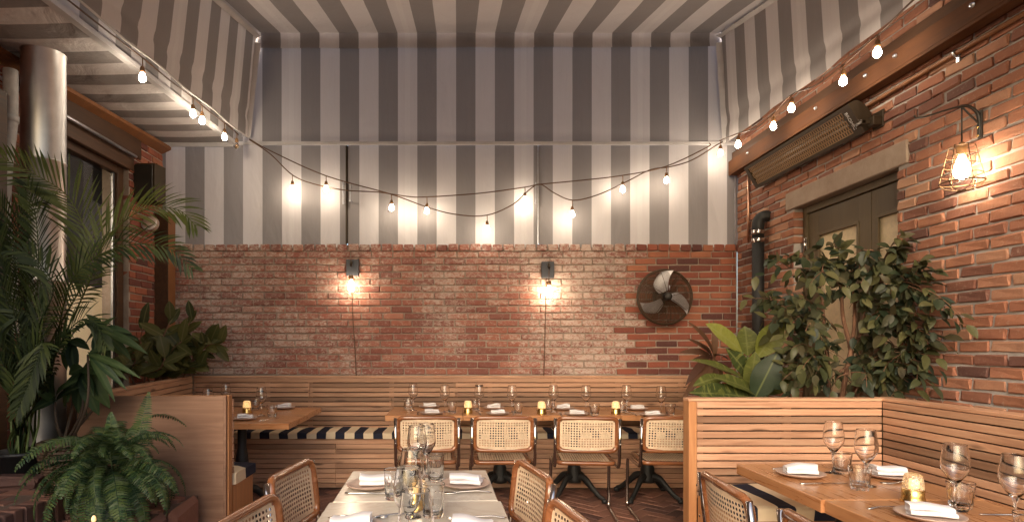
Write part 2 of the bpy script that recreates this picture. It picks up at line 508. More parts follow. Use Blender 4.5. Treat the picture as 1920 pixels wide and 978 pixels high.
M['duct'] = plain('galvanized_duct', (0.60, 0.59, 0.59), 0.38, 1.0, vary=0.14, scale=7)
M['pvc'] = plain('white_drain_pipe', (0.5, 0.5, 0.5), 0.55)
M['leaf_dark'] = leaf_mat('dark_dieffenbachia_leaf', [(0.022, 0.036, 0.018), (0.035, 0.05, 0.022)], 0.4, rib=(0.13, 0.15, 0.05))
M['bl'] = plain('silver_fan_blade', (0.62, 0.6, 0.62), 0.4, 0.6)
M['rusty'] = plain('rusty_bronze_wire', (0.075, 0.042, 0.02), 0.55, 0.3)
M['cage'] = plain('aged_brass_wire', (0.17, 0.10, 0.05), 0.4, 0.8)
M['heat'] = plain('dark_heater_reflector', (0.07, 0.042, 0.022), 0.5)
M['bark_dark'] = plain('dark_cane_bark', (0.05, 0.032, 0.02), 0.8)
M['soil'] = plain('dark_soil', (0.03, 0.02, 0.014), 0.95, scale=60)
M['pot_black'] = plain('black_nursery_pot', (0.012, 0.012, 0.014), 0.5)
M['wicker'] = plain('dark_wicker', (0.07, 0.04, 0.025), 0.65, vary=0.4, scale=90)
M['frost'] = plain('frosted_door_pane', (0.62, 0.5, 0.32), 0.5)
M['curtain_glow'] = emit_mat('glowing_curtain', (1.0, 0.70, 0.38), 0.12)  # curtain glows by itself in place of lamplight in the room
M['bulb'] = emit_mat('lit_bulb', (1.0, 0.83, 0.63), BULB_L)
M['bulb_big'] = emit_mat('lit_filament_bulb', (1.0, 0.82, 0.58), BULB_L * 0.98)
M['candle'] = emit_mat('lit_candle_core', (1.0, 0.50, 0.12), 0.38)
def lit_shade(name, lo, hi):                          # pressed glass lit from inside: bright and dim facets
    t = NT(name)
    vo = t.n('ShaderNodeTexVoronoi'); vo.inputs['Scale'].default_value = 150
    t.put(vo.inputs['Vector'], t.coord())
    t.col((0.9, 0.75, 0.5)); t.set(Roughness=0.12, Transmission_Weight=0.55, IOR=1.45)
    t.b.inputs['Emission Color'].default_value = (1.0, 0.62, 0.27, 1)
    t.put(t.b.inputs['Emission Strength'], t.ramp(vo.outputs['Distance'], [(0.15, hi), (0.6, lo)]))
    return t.m
M['shade_lit'] = lit_shade('lit_pressed_glass', 0.05, 0.42)
M['shade_dim'] = lit_shade('dim_pressed_glass', 0.0, 0.22)
M['shade_dim'].node_tree.nodes['Principled BSDF'].inputs['Transmission Weight'].default_value = 0.92
M['shade_dim'].node_tree.nodes['Principled BSDF'].inputs['Base Color'].default_value = (0.97, 0.9, 0.8, 1)
M['copper'] = plain('copper_pipe', (0.6, 0.36, 0.25), 0.35, 1.0)
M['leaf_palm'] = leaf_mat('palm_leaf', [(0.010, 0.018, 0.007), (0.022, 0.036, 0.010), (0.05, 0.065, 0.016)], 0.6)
M['leaf_palm_lit'] = leaf_mat('palm_leaf_lit_tone', [(0.04, 0.055, 0.012), (0.075, 0.09, 0.02), (0.10, 0.11, 0.025)], 0.55)  # light on the upper fronds put into a paler leaf colour
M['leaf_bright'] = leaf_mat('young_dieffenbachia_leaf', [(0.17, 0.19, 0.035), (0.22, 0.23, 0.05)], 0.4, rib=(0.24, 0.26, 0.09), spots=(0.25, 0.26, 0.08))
M['leaf_fern'] = leaf_mat('fern_leaf', [(0.018, 0.042, 0.022), (0.036, 0.074, 0.028), (0.08, 0.115, 0.032), (0.10, 0.135, 0.08)], 0.55)
M['leaf_ficus'] = leaf_mat('ficus_leaf', [(0.016, 0.026, 0.018), (0.034, 0.048, 0.026), (0.065, 0.068, 0.028), (0.125, 0.118, 0.05), (0.036, 0.05, 0.03), (0.085, 0.07, 0.036), (0.03, 0.042, 0.028)], 0.42)
M['leaf_rubber'] = leaf_mat('rubber_plant_leaf', [(0.03, 0.045, 0.018), (0.07, 0.075, 0.022), (0.11, 0.105, 0.03), (0.05, 0.06, 0.025)], 0.35, rib=(0.16, 0.15, 0.06))
M['leaf_drac'] = leaf_mat('dracaena_leaf', [(0.018, 0.035, 0.018), (0.03, 0.06, 0.025), (0.05, 0.08, 0.025)], 0.5, rib=(0.07, 0.1, 0.04))
M['leaf_dief'] = leaf_mat('dieffenbachia_leaf', [(0.03, 0.045, 0.018), (0.06, 0.075, 0.02), (0.11, 0.12, 0.03)], 0.4, rib=(0.16, 0.17, 0.06), spots=(0.17, 0.18, 0.05))
M['leaf_brown'] = leaf_mat('cordyline_leaf', [(0.07, 0.03, 0.02), (0.12, 0.06, 0.035), (0.17, 0.09, 0.05)], 0.55)
M['stem'] = plain('green_stem', (0.09, 0.13, 0.04), 0.5)
def marble():
    t = NT('cream_marble')
    co = t.coord()
    a = t.noise(co, 3.5, 6, 0.6, 1.5)
    v = t.math('ABSOLUTE', t.math('SUBTRACT', t.noise(co, 2.2, 5, 0.6, 2.5), 0.5))
    c = t.ramp(a, [(0.3, (0.50, 0.44, 0.36)), (0.7, (0.60, 0.545, 0.46))])
    c = t.mix(t.ramp(v, [(0.0, 0.35), (0.035, 0.0)]), c, (0.38, 0.32, 0.25))
    t.col(c); t.rough(0.22); t.set(Specular_IOR_Level=0.5)
    return t.m
M['marble'] = marble()
# ------------------------------------------------------------------ ground and floor
gm = MB().box(-60, 60, -60, 60, -0.3, -0.03)
tag(gm.obj('ground', M['grout']), kind='structure')
floor = tag(MB().box(-3.4, 3.2, -1.5, 6.1, -0.028, -0.006).obj('floor', M['grout']), kind='structure')
def brick_variants(L, Ht, D, mat, k=8, cham=0.004, jit=0.002, seed=1, wear=0.0):
    rg = random.Random(seed)
    out = []
    for i in range(k):
        b = MB().box(-L / 2, L / 2, 0, D, -Ht / 2, Ht / 2, cham)
        b.v = [(x + rg.uniform(-jit, jit) * 1.5, y + (rg.uniform(-jit, jit) if y < D / 2 else 0), z + rg.uniform(-jit, jit)) for x, y, z in b.v]
        b.sm = [False] * len(b.f)
        out.append((b, b.mesh('brick', mat)))
    return out
def lay(owner, Mw, items, variants_of, limit=300, key=None, name='brick', world_loc=None):
    """items: (u, w, scale_u, scale_w, kind, proud, tilt); the largest in view become parts, the rest one joined part"""
    rg = random.Random(5)
    it = sorted(items, key=key) if key else list(items)
    rest = {}
    for i, (u, w, su, sw, kind, proud, tilt) in enumerate(it):
        vs = variants_of[kind]
        b, me = vs[rg.randrange(len(vs))]
        m = Mw @ Matrix.Translation((u, -proud, w)) @ Matrix.Rotation(tilt, 4, 'Y') @ Matrix.Diagonal((su, 1, sw, 1))
        if i < limit:
            mesh_obj(name, me, owner, m)
        else:
            mb, mt = rest.setdefault(kind, (MB(), me.materials[0]))
            mb.add(b.v, b.f, False, m)
    for kind, (mb, mt) in rest.items():
        tag(mb.obj(name, mt, owner), kind='stuff')
def courses(u0, u1, w0, w1, L, ch, joint=0.011, holes=(), kindf=None, stagger=0.5, seed=3, proud=0.004):
    rg = random.Random(seed)
    out = []
    n = int((w1 - w0) / ch)
    for r in range(n):
        w = w1 - (r + 0.5) * ch
        spans = [(u0, u1)]
        for (a, b, c, d) in holes:
            if c < w < d:
                ns = []
                for (p, q) in spans:
                    if b <= p or a >= q: ns.append((p, q)); continue
                    if a > p: ns.append((p, a))
                    if b < q: ns.append((b, q))
                spans = ns
        start = u0 - L * (stagger if r % 2 else 0.0) - rg.uniform(0, 0.03)
        x = start
        while x < u1:
            for (p, q) in spans:
                a, b = max(x, p), min(x + L, q)
                if b - a > 0.03:
                    ln = b - a - joint
                    k = kindf((a + b) / 2, w, r) if kindf else 0
                    out.append(((a + b) / 2, w + rg.uniform(-.0015, .0015), ln / (L - joint), 1 + rg.uniform(-.04, .03), k, rg.uniform(0, proud), rg.uniform(-.006, .006)))
            x += L
    return out
# herringbone brick floor
fv = {0: brick_variants(0.196, 0.094, 0.03, M['paver'], 8, 0.004, 0.0018, 11)}
Mfl = Matrix.Rotation(R(45), 4, 'Z') @ Matrix.Rotation(R(-90), 4, 'X')   # local y (depth) points down
fit = []
rg = random.Random(2)
a_ = 0.1                                             # cell; each paver is 2a x a
for i in range(-60, 61):
    for j in range(-60, 61):
        k = (i - j) % 4
        if k == 0: cx, cz, rot = (i + 1.0) * a_, (j + 0.5) * a_, 0.0       # lies along local x over cells i, i+1
        elif k == 2: cx, cz, rot = (i + 0.5) * a_, (j + 0.0) * a_, R(90)   # stands along local z over cells j-1, j
        else: continue
        wpt = Mfl @ Vector((cx, 0, cz))
        if -2.6 < wpt.x < 2.7 and 0.6 < wpt.y < 5.6:
            fit.append((cx, cz, 1, 1, 0, rg.uniform(-0.002, 0.002), rot + rg.uniform(-.006, .006)))
def fkey(t):
    p = Mfl @ Vector((t[0], 0, t[1]))
    seen = 4.2 < p.y < 5.45 and (-1.75 < p.x < -0.75 or 0.1 < p.x < 1.95)
    return (not seen, p.y)
lay(floor, Mfl, fit, fv, 260, fkey)
# ------------------------------------------------------------------ back brick wall
YW = 5.88
wall = thing('brick_wall', 'low whitewashed brick wall behind the long banquette, under the striped panels', 'wall', (0, YW, 0))
wv = {0: brick_variants(0.202, 0.057, 0.08, M['brick_old'], 8, 0.005, 0.0022, 21), 1: brick_variants(0.202, 0.057, 0.08, M['brick_red'], 8, 0.005, 0.0022, 22),
      2: brick_variants(0.099, 0.066, 0.1, M['brick_old'], 6, 0.007, 0.003, 23), 3: brick_variants(0.099, 0.066, 0.1, M['brick_red'], 6, 0.007, 0.003, 24)}
CH = 0.0688
bt = courses(-2.98, 2.80, 0.40, 2.262, 0.213, CH, kindf=lambda u, w, r: 1 if u > 1.70 + 0.11 * math.sin(r * 2.1) and (u > 1.95 or r % 5) else 0, seed=4, proud=0.006)
bt = [t for t in bt if t[1] > 0.99 or t[0] > 2.2]
x = -2.98
rg = random.Random(8)
while x < 2.8:
    bt.append((x + 0.055, 2.297 + rg.uniform(-.002, .002), 1, 1 + rg.uniform(-.06, .06), 3 if x > 1.7 else 2, rg.uniform(0.006, 0.016), rg.uniform(-.02, .02)))
    x += 0.111
def bkey(t):
    px = CX + F * t[0] / YW; py = CY - F * (t[1] - H) / YW
    hid = py > 700 or px > 1390 or px < 300 or (1290 < px and py > 640) or (px < 400 and py > 600)
    return (hid, abs(px - 840))
lay(wall, Matrix.Identity(4), bt, wv, 300, bkey)
MB().box(-3.0, 2.81, 0.010, 0.25, 0, 2.325).obj('mortar', M['mortar_old'], wall)
# ------------------------------------------------------------------ right brick wall with its doorway
XR = 2.81
wr = thing('brick_wall', 'tall orange brick wall holding the patio heater and cage lamp', 'wall', (XR, 3.0, 0))
Mr = Matrix.Rotation(R(-90), 4, 'Z')                # local x -> -Y, local y -> +X
Y0 = 3.0
dY0, dY1, dZ = 3.747, 4.885, 2.46
rv = {0: brick_variants(0.187, 0.055, 0.09, M['brick_orange'], 12, 0.006, 0.0042, 31)}
hole = (Y0 - dY1, Y0 - dY0, -1, dZ)
rt = courses(Y0 - 5.88, Y0 - 1.6, 0.5, 4.35, 0.2005, 0.0682, 0.0135, holes=[hole, (Y0 - 5.0, Y0 - 3.65, dZ + .01, 2.595)], seed=14, proud=0.007)
def rkey(t):
    Y = Y0 - t[0]
    px = CX + F * XR / Y; py = CY - F * (t[1] - H) / Y
    hid = px > 1935 or py < -15 or py > 790 or (py > 730 and px < 1660) or (1420 < px < 1720 and 560 < py)
    return (hid, Y)
lay(wr, Mr, rt, rv, 300, rkey)
mm = MB()
mm.box(Y0 - 5.9, Y0 - dY1 - .022, 0.008, 0.25, 0, 4.4).box(Y0 - dY0 + .004, Y0 - 0.8, 0.008, 0.25, 0, 4.4).box(Y0 - dY1 - .022, Y0 - dY0 + .004, 0.008, 0.25, dZ + 0.004, 4.4)
mm.obj('mortar', M['mortar_grey'], wr, Mr)
MB().box(Y0 - 5.0, Y0 - 3.65, -0.014, 0.075, dZ, 2.607, 0.006, M=Mr).obj('lintel', M['stone'], wr)
# double door
door = thing('double_door', 'olive brown double door with frosted panes behind the ficus', 'door', (XR + 0.09, 4.3, 0))
def leaf(y0, y1, g0, g1, name='door_leaf'):
    b = MB()
    b.box(0, 0.045, y0, g0, 0.02, dZ - .06, 0.002).box(0, 0.045, g1, y1, 0.02, dZ - .06, 0.002)
    b.box(0.001, 0.044, g0, g1, 0.02, 0.95).box(0.001, 0.044, g0, g1, 2.21, dZ - .061)
    o = b.obj(name, M['door_wood'], door)
    f = MB()
    for (p, q, r_, s_) in ((g0 - .012, g0 + .012, .95, 2.21), (g1 - .012, g1 + .012, .95, 2.21)): f.box(-0.008, 0.012, p, q, r_, s_, 0.003)
    for (p, q) in ((.94, .962), (2.198, 2.22)): f.box(-0.0085, 0.0125, g0 - .012, g1 + .012, p, q, 0.003)
    f.obj('pane_frame', M['door_wood'], o)
    MB().box(0.018, 0.026, g0, g1, .95, 2.21).obj('frosted_pane', M['frost'], o)
    return o
b = MB().box(-0.02, 0.05, dY1 - 4.3 - .045, dY1 - 4.3 - .001, 0, dZ - .002, 0.003).box(-0.02, 0.05, dY0 - 4.3 + .001, dY0 - 4.3 + .03, 0, dZ - .002, 0.003).box(-0.019, 0.049, dY0 - 4.27, dY1 - 4.345, dZ - .055, dZ - .002, 0.003)
b.obj('door_frame', M['door_wood'], door)
l1 = leaf(-0.19, 0.538, -0.06, 0.405)
leaf(-0.52, -0.197, -0.46, -0.255)
for z in (2.15, 1.25):
    hb = MB().box(-0.030, -0.0205, 0.525, 0.565, z - .06, z + .06, 0.003)
    hb.tube([(-0.033, 0.541, z - .062), (-0.033, 0.541, z + .062)], 0.008)
    hb.obj('hinge', M['chrome'], l1)
MB().box(0.06, 0.07, -0.6, 0.64, 0, 2.6).obj('backing', M['void'], door)
# ------------------------------------------------------------------ left wall: brick, window, dark head beam, pier
XL = -2.95
wl = thing('brick_wall', 'dim red brick wall with a tall window behind the palm', 'wall', (XL, 4.0, 0))
Ml = Matrix.Rotation(R(90), 4, 'Z')                 # local x -> +Y, local y -> -X
hl = (0.05, 1.28, -1, 2.98)
lt = courses(-1.0, 1.88, 0.5, 3.36, 0.2005, 0.0682, 0.0115, holes=[hl], seed=17, proud=0.006)
lv = {0: brick_variants(0.189, 0.057, 0.09, M['brick_red'], 8, 0.005, 0.0026, 41)}
def lkey(t):
    Y = 4.0 + t[0]
    px = CX + F * XL / Y; py = CY - F * (t[1] - H) / Y
    return (px < -20 or py > 700, -Y)
lay(wl, Ml, lt, lv, 220, lkey)
lm = MB().box(-5.5, 0.046, 0.008, 0.25, 0, 3.4).box(1.284, 1.9, 0.008, 0.25, 0, 3.4).box(0.046, 1.284, 0.008, 0.25, 2.985, 3.4).box(-5.5, 0.046, 0.1, 0.25, 3.401, 4.4)
lm.obj('mortar', M['mortar_old'], wl, Ml)
MB().box(-0.05, 1.45, -0.02, 0.03, 3.035, 3.215, 0.006, M=Ml).obj('head_beam', M['dark_wood'], wl)
MB().box(0.0, 1.34, -0.012, 0.03, 2.90, 3.0345, 0.004, M=Ml).obj('window_head_shade', M['dark_wood'], wl)  # dark board added for the shadowed recess above the window
# long ledge under the soffit follows its slope
lb = MB()
for (y0, y1) in ((-0.6, 1.88),):
    vs = []
    for y in (y0, y1):
        z = 3.35 - 0.05 * (1.88 - y)
        for (dx, dz) in ((0.0, -0.115), (0.085, -0.075), (0.085, -0.045), (0.0, -0.045)): vs.append((dx, y, z + dz))
    lb.add(vs, [(0, 1, 5, 4), (1, 2, 6, 5), (2, 3, 7, 6), (3, 0, 4, 7), (3, 2, 1, 0), (4, 5, 6, 7)])
lb.obj('ledge', M['post_wood'], wl)
MB().tube([(0.05, -0.4, 3.02), (0.05, 1.3, 3.02)], 0.014, 8).obj('conduit', M['alu'], wl)
win = thing('window', 'tall dark framed window beside the metal duct', 'window', (XL - 0.1, 4.0, 0))
wf = MB().box(-0.02, 0.05, 0.052, 0.12, 0.3, 2.978, 0.004).box(-0.02, 0.05, 1.19, 1.278, 0.3, 2.978, 0.004).box(-0.019, 0.049, 0.12, 1.19, 2.84, 2.977, 0.004).box(-0.019, 0.049, 0.12, 1.19, 0.3, 0.95, 0.004)
wf.obj('window_frame', M['dark_wood'], win)
MB().box(0.0, 0.02, 1.165, 1.19, 0.95, 2.84).obj('weather_strip', M['alu'], win)
MB().box(0.004, 0.01, 0.12, 1.165, 0.95, 2.84).obj('pane', M['glass'], win)
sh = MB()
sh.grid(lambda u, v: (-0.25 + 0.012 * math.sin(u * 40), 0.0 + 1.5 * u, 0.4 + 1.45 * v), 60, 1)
sh.obj('curtain', M['curtain_glow'], win)
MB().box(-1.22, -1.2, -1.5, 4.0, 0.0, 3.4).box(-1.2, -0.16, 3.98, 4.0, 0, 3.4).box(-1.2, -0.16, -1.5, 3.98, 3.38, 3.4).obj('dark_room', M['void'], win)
# post and speaker at the corner
pp = thing('corner_post', 'rust brown square post in the corner beside the brick wall', 'post', (-2.88, 5.78, 0))
MB().box(-0.075, 0.068, -0.06, 0.08, 0, 2.62, 0.004).obj('post_shaft', M['post_wood'], pp)
MB().box(-0.07, 0.064, -0.064, -0.0605, 0, 2.6).obj('dark_face', M['dark_wood'], pp)
sp = thing('loudspeaker', 'black loudspeaker mounted high at the corner by the striped panels', 'speaker', tuple(P(281, 380, 5.45)))
poly = [(-0.105, -0.085), (0.095, -0.10), (0.122, 0.05), (0.02, 0.11), (-0.08, 0.09)]
MB().prism(poly, 0, 0.335).obj('cabinet', M['bronze'], sp)
MB().box(-0.098, 0.088, -0.106, -0.0955, 0.012, 0.322, 0.004, M=Matrix.Rotation(R(-4), 4, 'Z')).obj('grille', M['black'], sp)
MB().box(-0.10, 0.10, -0.06, 0.06, 0.337, 0.35, 0.003).box(-0.3, -0.07, 0.02, 0.06, 0.15, 0.19, 0.003).obj('bracket', M['post_wood'], sp)
fl = thing('flood_lamp', 'small round white lamp on the corner post under the speaker', 'lamp', tuple(P(283, 420, 5.5)))
MB().lathe([(0, -0.05), (0.05, -0.045), (0.075, -0.01), (0.078, 0.02), (0.055, 0.05), (0, 0.062)], 20, M=Matrix.Rotation(R(70), 4, 'X')).obj('lamp_head', M['porcelain'], fl)
MB().lathe([(0, 0), (0.072, 0.0), (0.07, 0.01), (0, 0.016)], 20, M=Matrix.Translation((0, -0.03, 0.0)) @ Matrix.Rotation(R(70), 4, 'X')).obj('lens', M['hem'], fl)
MB().tube([(-0.0, 0.04, 0), (-0.06, 0.2, 0)], 0.015).obj('mount_arm', M['black'], fl)
# metal duct, drain pipe, edge post
XD, YD = -2.72, 3.86
dz = 1.33 + (645 - 108) * YD / F
du = thing('metal_duct', 'wide galvanized metal duct standing beside the window', 'duct', (XD, YD, 0))
def ductsec(z0, z1):
    return MB().lathe([(0.127, z0), (0.127, z1 - .012), (0.130, z1 - .010), (0.130, z1 - .002), (0.126, z1)], 40)
ductsec(0.5, 1.75).obj('lower_section', M['duct'], du)
ductsec(1.75, 2.53).obj('middle_section', M['duct'], du)
ductsec(2.53, dz + .03).obj('upper_section', M['duct'], du)
dp = thing('drain_pipe', 'white painted drain pipe bending down beside the metal duct', 'pipe', (-2.745, 3.62, 0))
MB().tube(smoothpath([(-0.01, 0, 3.02), (-0.01, 0, 2.75), (-0.02, 0, 2.62), (-0.045, 0, 2.4), (-0.055, 0, 2.1), (-0.02, 0, 1.85), (0.0, 0, 1.4)], 5), 0.04, 12).obj('pipe', M['pvc'], dp)
MB().tube([(-0.01, 0, 2.74), (-0.012, 0, 2.70)], 0.046, 12).obj('coupling', M['pvc'], dp)
ep = thing('edge_post', 'reddish wooden post against the dim brick at the frame edge', 'post', (-2.77, 3.48, 0))
MB().box(-0.06, 0.06, -0.06, 0.06, 0.4, 2.85, 0.006).obj('post_shaft', M['dark_wood'], ep)
# ------------------------------------------------------------------ canopy
can = thing('striped_canopy', 'big grey and white striped canvas canopy over the courtyard', 'canopy', (0, 0, 0))
YN = 0.9
zc = lambda y: 4.42 - 0.223 * (5.83 - y)
zl = lambda y: 3.38 - 0.0627 * (5.88 - y)
zr = lambda y: 3.315 - 0.004 * (5.88 - y)
rgc = random.Random(4)
ph = [rgc.uniform(0, 6) for _ in range(8)]
MB().grid(lambda u, v: (-1.985 + 4.6 * u, 5.83 - (5.83 - YN) * v, zc(5.83 - (5.83 - YN) * v) + (0.03 * min(1, v * 6)) * math.sin(math.pi * u) * -1 - 0.012 * math.sin(u * 19) * min(1, v * 8)), 40, 24).obj('roof_cloth', M['canvas_roof'], can)
def hemz(u): return 0.006 * math.sin(u * 43 + 1) + 0.004 * math.sin(u * 91)
MB().grid(lambda u, v: (-1.985 + 4.6 * u, 5.83 + 0.012 * math.sin(v * 3.1) + 0.006 * math.sin(u * 37) * v, 4.42 - 0.148 * v - (0.004 * math.sin(u * 9)) * v + 0.035 * max(0, u - 0.55) * v), 60, 6).obj('back_valance', M['canvas_x'], can)
MB().grid(lambda u, v: (-2.36 + 5.2 * u, 5.872 + 0.003 * math.sin(u * 25) * math.sin(3.1 * v), 3.345 + 1.1 * v), 40, 4).obj('back_cloth', M['canvas_x'], can)
def side(sgn, xt, xb, zb, mat, ripple):
    def fn(u, v):
        y = 5.80 - (5.80 - YN) * u
        z0, z1 = zc(y), zb(y)
        wav = ripple * (math.sin(y * 7.3 + 1) * 0.5 + math.sin(y * 13.7) * 0.35 + math.sin(y * 3.1) * 0.4) * max(0.0, (v - 0.72) / 0.28) ** 1.5
        crease = 0.013 * math.exp(-((v - 0.80) / 0.05) ** 2)
        x = xt + (xb - xt) * v + sgn * (wav + crease)
        return (x, y, z0 + (z1 - z0) * v + 0.005 * math.sin(y * 5 + 2) * v ** 3)
    return MB().grid(fn, 110, 22)
side(-1, -1.985, -2.075, zl, None, 0.010).obj('side_cloth', M['canvas_l'], can)
side(1, 2.612, 2.66, zr, None, 0.012).obj('side_cloth', M['canvas_r'], can)
# pale hems: along both roof edges, up both far corners, and the rope line of the near cloth
for (xt, s_) in ((-1.97, 1), (2.598, -1)):
    MB().grid(lambda u, v, xt=xt, s_=s_: (xt + s_ * 0.055 * (v - 0.5) , 5.825 - (5.825 - YN) * u, zc(5.825 - (5.825 - YN) * u) - 0.034 + 0.008 * math.sin(v * 3.14) - 0.03 * (1 - v)), 30, 3).obj('edge_hem', M['hem'], can)
for (xt, xb, z0) in ((-1.985, -2.085, zl(5.8)), (2.60, 2.668, zr(5.8))):
    MB().grid(lambda u, v, xt=xt, xb=xb, z0=z0: (xt + (xb - xt) * v + (u - 0.5) * 0.085, 5.80 - 0.025 * math.sin(u * 3.14) + 0.004 * math.sin(v * 23), 4.30 + (z0 - 4.30) * v), 5, 14).obj('corner_hem', M['hem'], can)
MB().tube([(-2.075 - 0.01 * math.sin(y * 7.3), y, zl(y) - 0.004) for y in [5.8 - (5.8 - YN) * i / 30 for i in range(31)]], 0.008, 6).obj('hem_rope', M['hem'], can)
MB().box(-2.24, 2.81, 5.853, 5.868, 3.315, 3.352, 0.003).obj('cross_rail', M['rail'], can)
# soffit over the near side, with its white rail
so = thing('striped_soffit', 'flat striped canvas soffit with a white rail above the palm', 'awning', (0, 0, 0))
zs = lambda y: 3.35 - 0.05 * (5.88 - y)
MB().grid(lambda u, v: (-2.24 - 0.82 * v, 5.875 - (5.875 - YN) * u, zs(5.875 - (5.875 - YN) * u) - 0.01 * math.sin(v * 3.1)), 40, 6).obj('soffit_cloth', M['soffit'], so)
MB().grid(lambda u, v: (-2.235 + 0.03 * v, 5.87 - (5.87 - YN) * u, zs(5.87 - (5.87 - YN) * u) + 0.01 + 1.1 * v), 40, 3).obj('edge_strip', M['soffit'], so)
rb = MB()
vs = []
for y in (5.86, YN):
    for (x, z) in ((-2.255, -0.022), (-2.21, -0.022), (-2.21, 0.012), (-2.255, 0.012)): vs.append((x, y, zs(y) + z))
rb.add(vs, [(0, 1, 5, 4), (1, 2, 6, 5), (2, 3, 7, 6), (3, 0, 4, 7), (3, 2, 1, 0), (4, 5, 6, 7)])
rb.obj('edge_rail', M['rail'], so)
MB().box(-3.0, -2.24, 5.852, 5.867, 3.30, 3.345, 0.003).obj('end_rail', M['rail'], so)
# striped sliding panels above the wall
seams = [-2.99, (651.5 - CX) * YW / F, (1010 - CX) * YW / F, 2.815]
labs = ['striped panel nearest the loudspeaker, above the low brick wall', 'middle striped panel above the low brick wall, behind the string lights', 'striped panel nearest the heater, above the low brick wall']
for i in range(3):
    x0, x1 = seams[i] + 0.004, seams[i + 1] - 0.004
    dpn = thing('sliding_door', labs[i], 'panel', (0, 0, 0), group='striped panels above the brick wall')
    MB().grid(lambda u, v: (x0 + (x1 - x0) * u, 5.881 + 0.004 * math.sin(u * 11 + i), 2.30 + 1.03 * v), 24, 6).obj('cloth', M['canvas_x'], dpn)
    for xx in ((x1,) if i < 2 else (x1 - 0.02,)):
        MB().box(xx - 0.012, xx + 0.0, 5.868, 5.884, 2.33, 3.318, 0.002).obj('edge_bar', M['alu'] if i else M['bronze'], dpn)
    if i < 2: MB().box(x1 - 0.008, x1 + 0.016, 5.8895, 5.894, 2.34, 3.318).obj('meeting_strip', M['alu'] if i else M['bronze'], dpn)
    if i < 2:
        hx = x1 - 0.02
        hb = MB().box(hx - 0.018, hx - 0.004, 5.825, 5.838, 2.72, 2.94, 0.003).box(hx - 0.017, hx - 0.005, 5.838, 5.884, 2.735, 2.747).box(hx - 0.017, hx - 0.005, 5.838, 5.884, 2.915, 2.927)
        hb.obj('pull_handle', M['alu'], dpn)
        hb2 = MB().box(x1 + 0.035, x1 + 0.05, 5.81, 5.823, 2.74, 2.92, 0.003).box(x1 + 0.036, x1 + 0.049, 5.823, 5.87, 2.75, 2.762).box(x1 + 0.036, x1 + 0.049, 5.823, 5.87, 2.9, 2.912)
        if i == 0: hb2.obj('pull_handle', M['alu'], dpn)
# beam along the right wall
bm = thing('steel_beam', 'red brown steel beam bolted along the top of the brick wall', 'beam', (2.81, 5.8, 0))
MB().box(-0.10, -0.012, -4.6, 0.06, 3.01, 3.028, 0.002).box(-0.10, -0.085, -4.6, 0.06, 3.0285, 3.15, 0.002).box(-0.0845, -0.012, -4.6, 0.06, 3.13, 3.15, 0.002).obj('beam_channel', M['beam'], bm)
MB().box(-0.065, -0.012, -4.6, 0.06, 3.1515, 3.238, 0.002).obj('beam_top_shade', M['dark_wood'], bm)  # dark board added as the shadow over the beam
for px in (1402, 1530, 1623, 1679, 1824):
    Y = F * 2.71 / (px - CX)
    MB().lathe([(0.0, 0.016), (0.009, 0.014), (0.013, 0.006), (0.014, 0)], 10, M=Matrix.Translation((-0.10, Y - 5.8, 3.11)) @ Matrix.Rotation(R(-90), 4, 'Y')).obj('bolt', M['alu'], bm)
# ------------------------------------------------------------------ lights on cables, sconces, cage lamp
def bulb_parts(owner, top, drop=0.05, lit=True, mat=None):
    """socket on a short lead with its bulb; returns nothing. `top` is where the lead leaves the cable"""
    x, y, z = top
    sk = MB()
    sk.tube([(0, 0, 0.005), (0.002, 0, -drop)], 0.004, 6)
    sk.lathe([(0, -drop + .004), (0.009, -drop), (0.015, -drop - .012), (0.0165, -drop - .03), (0.015, -drop - .042), (0, -drop - .042)], 12)
    o = sk.obj('lamp_holder', M['socket'], owner, Matrix.Translation((x, y, z)))
    b0 = -drop - .042
    pr = [(0.009, b0 - .001), (0.013, b0 - .008), (0.020, b0 - .022), (0.0235, b0 - .036), (0.021, b0 - .05), (0.012, b0 - .06), (0, b0 - .063)]
    MB().lathe(pr, 14).obj('bulb', M['bulb'] if lit else M['glass_amber'], o)
    if not lit:
        MB().tube([(0, 0, b0), (0, 0, b0 - .04)], 0.003, 6).obj('filament', M['brass'], o)
def strand(label, pts, bulbs, Y=None, group='string lights under the canopy', rad=0.0055):
    t = thing('string_light', label, 'string light', tuple(pts[0]), group=group)
    o = Vector(pts[0])
    MB().tube([p - o for p in smoothpath(pts, 5)], rad, 6).obj('cable', M['cable'], t)
    for b in bulbs:
        bulb_parts(t, Vector(b[0]) - o, b[1], b[2] if len(b) > 2 else True)
    return t
YS = 5.72
c8 = lambda x, y: P(440 + x / 1.92, 240 + y / 1.92, YS)
cA = [P(468, 262, YS), c8(130, 95), c8(212, 172), c8(300, 205), c8(400, 224), c8(520, 231), c8(620, 246), c8(692, 248), c8(880, 235), c8(1045, 213), c8(1096, 203), c8(1250, 188), c8(1395, 171), c8(1550, 139), c8(1700, 70), P(1330, 268, YS)]
strand('upper of two brown cables of lit bulbs drooping across the striped panels', cA,
       [(c8(208, 170), 0.055), (c8(692, 248), 0.06), (c8(1045, 213), 0.05), (c8(1397, 171), 0.06)])
ofs = Vector((0, -0.035, 0))
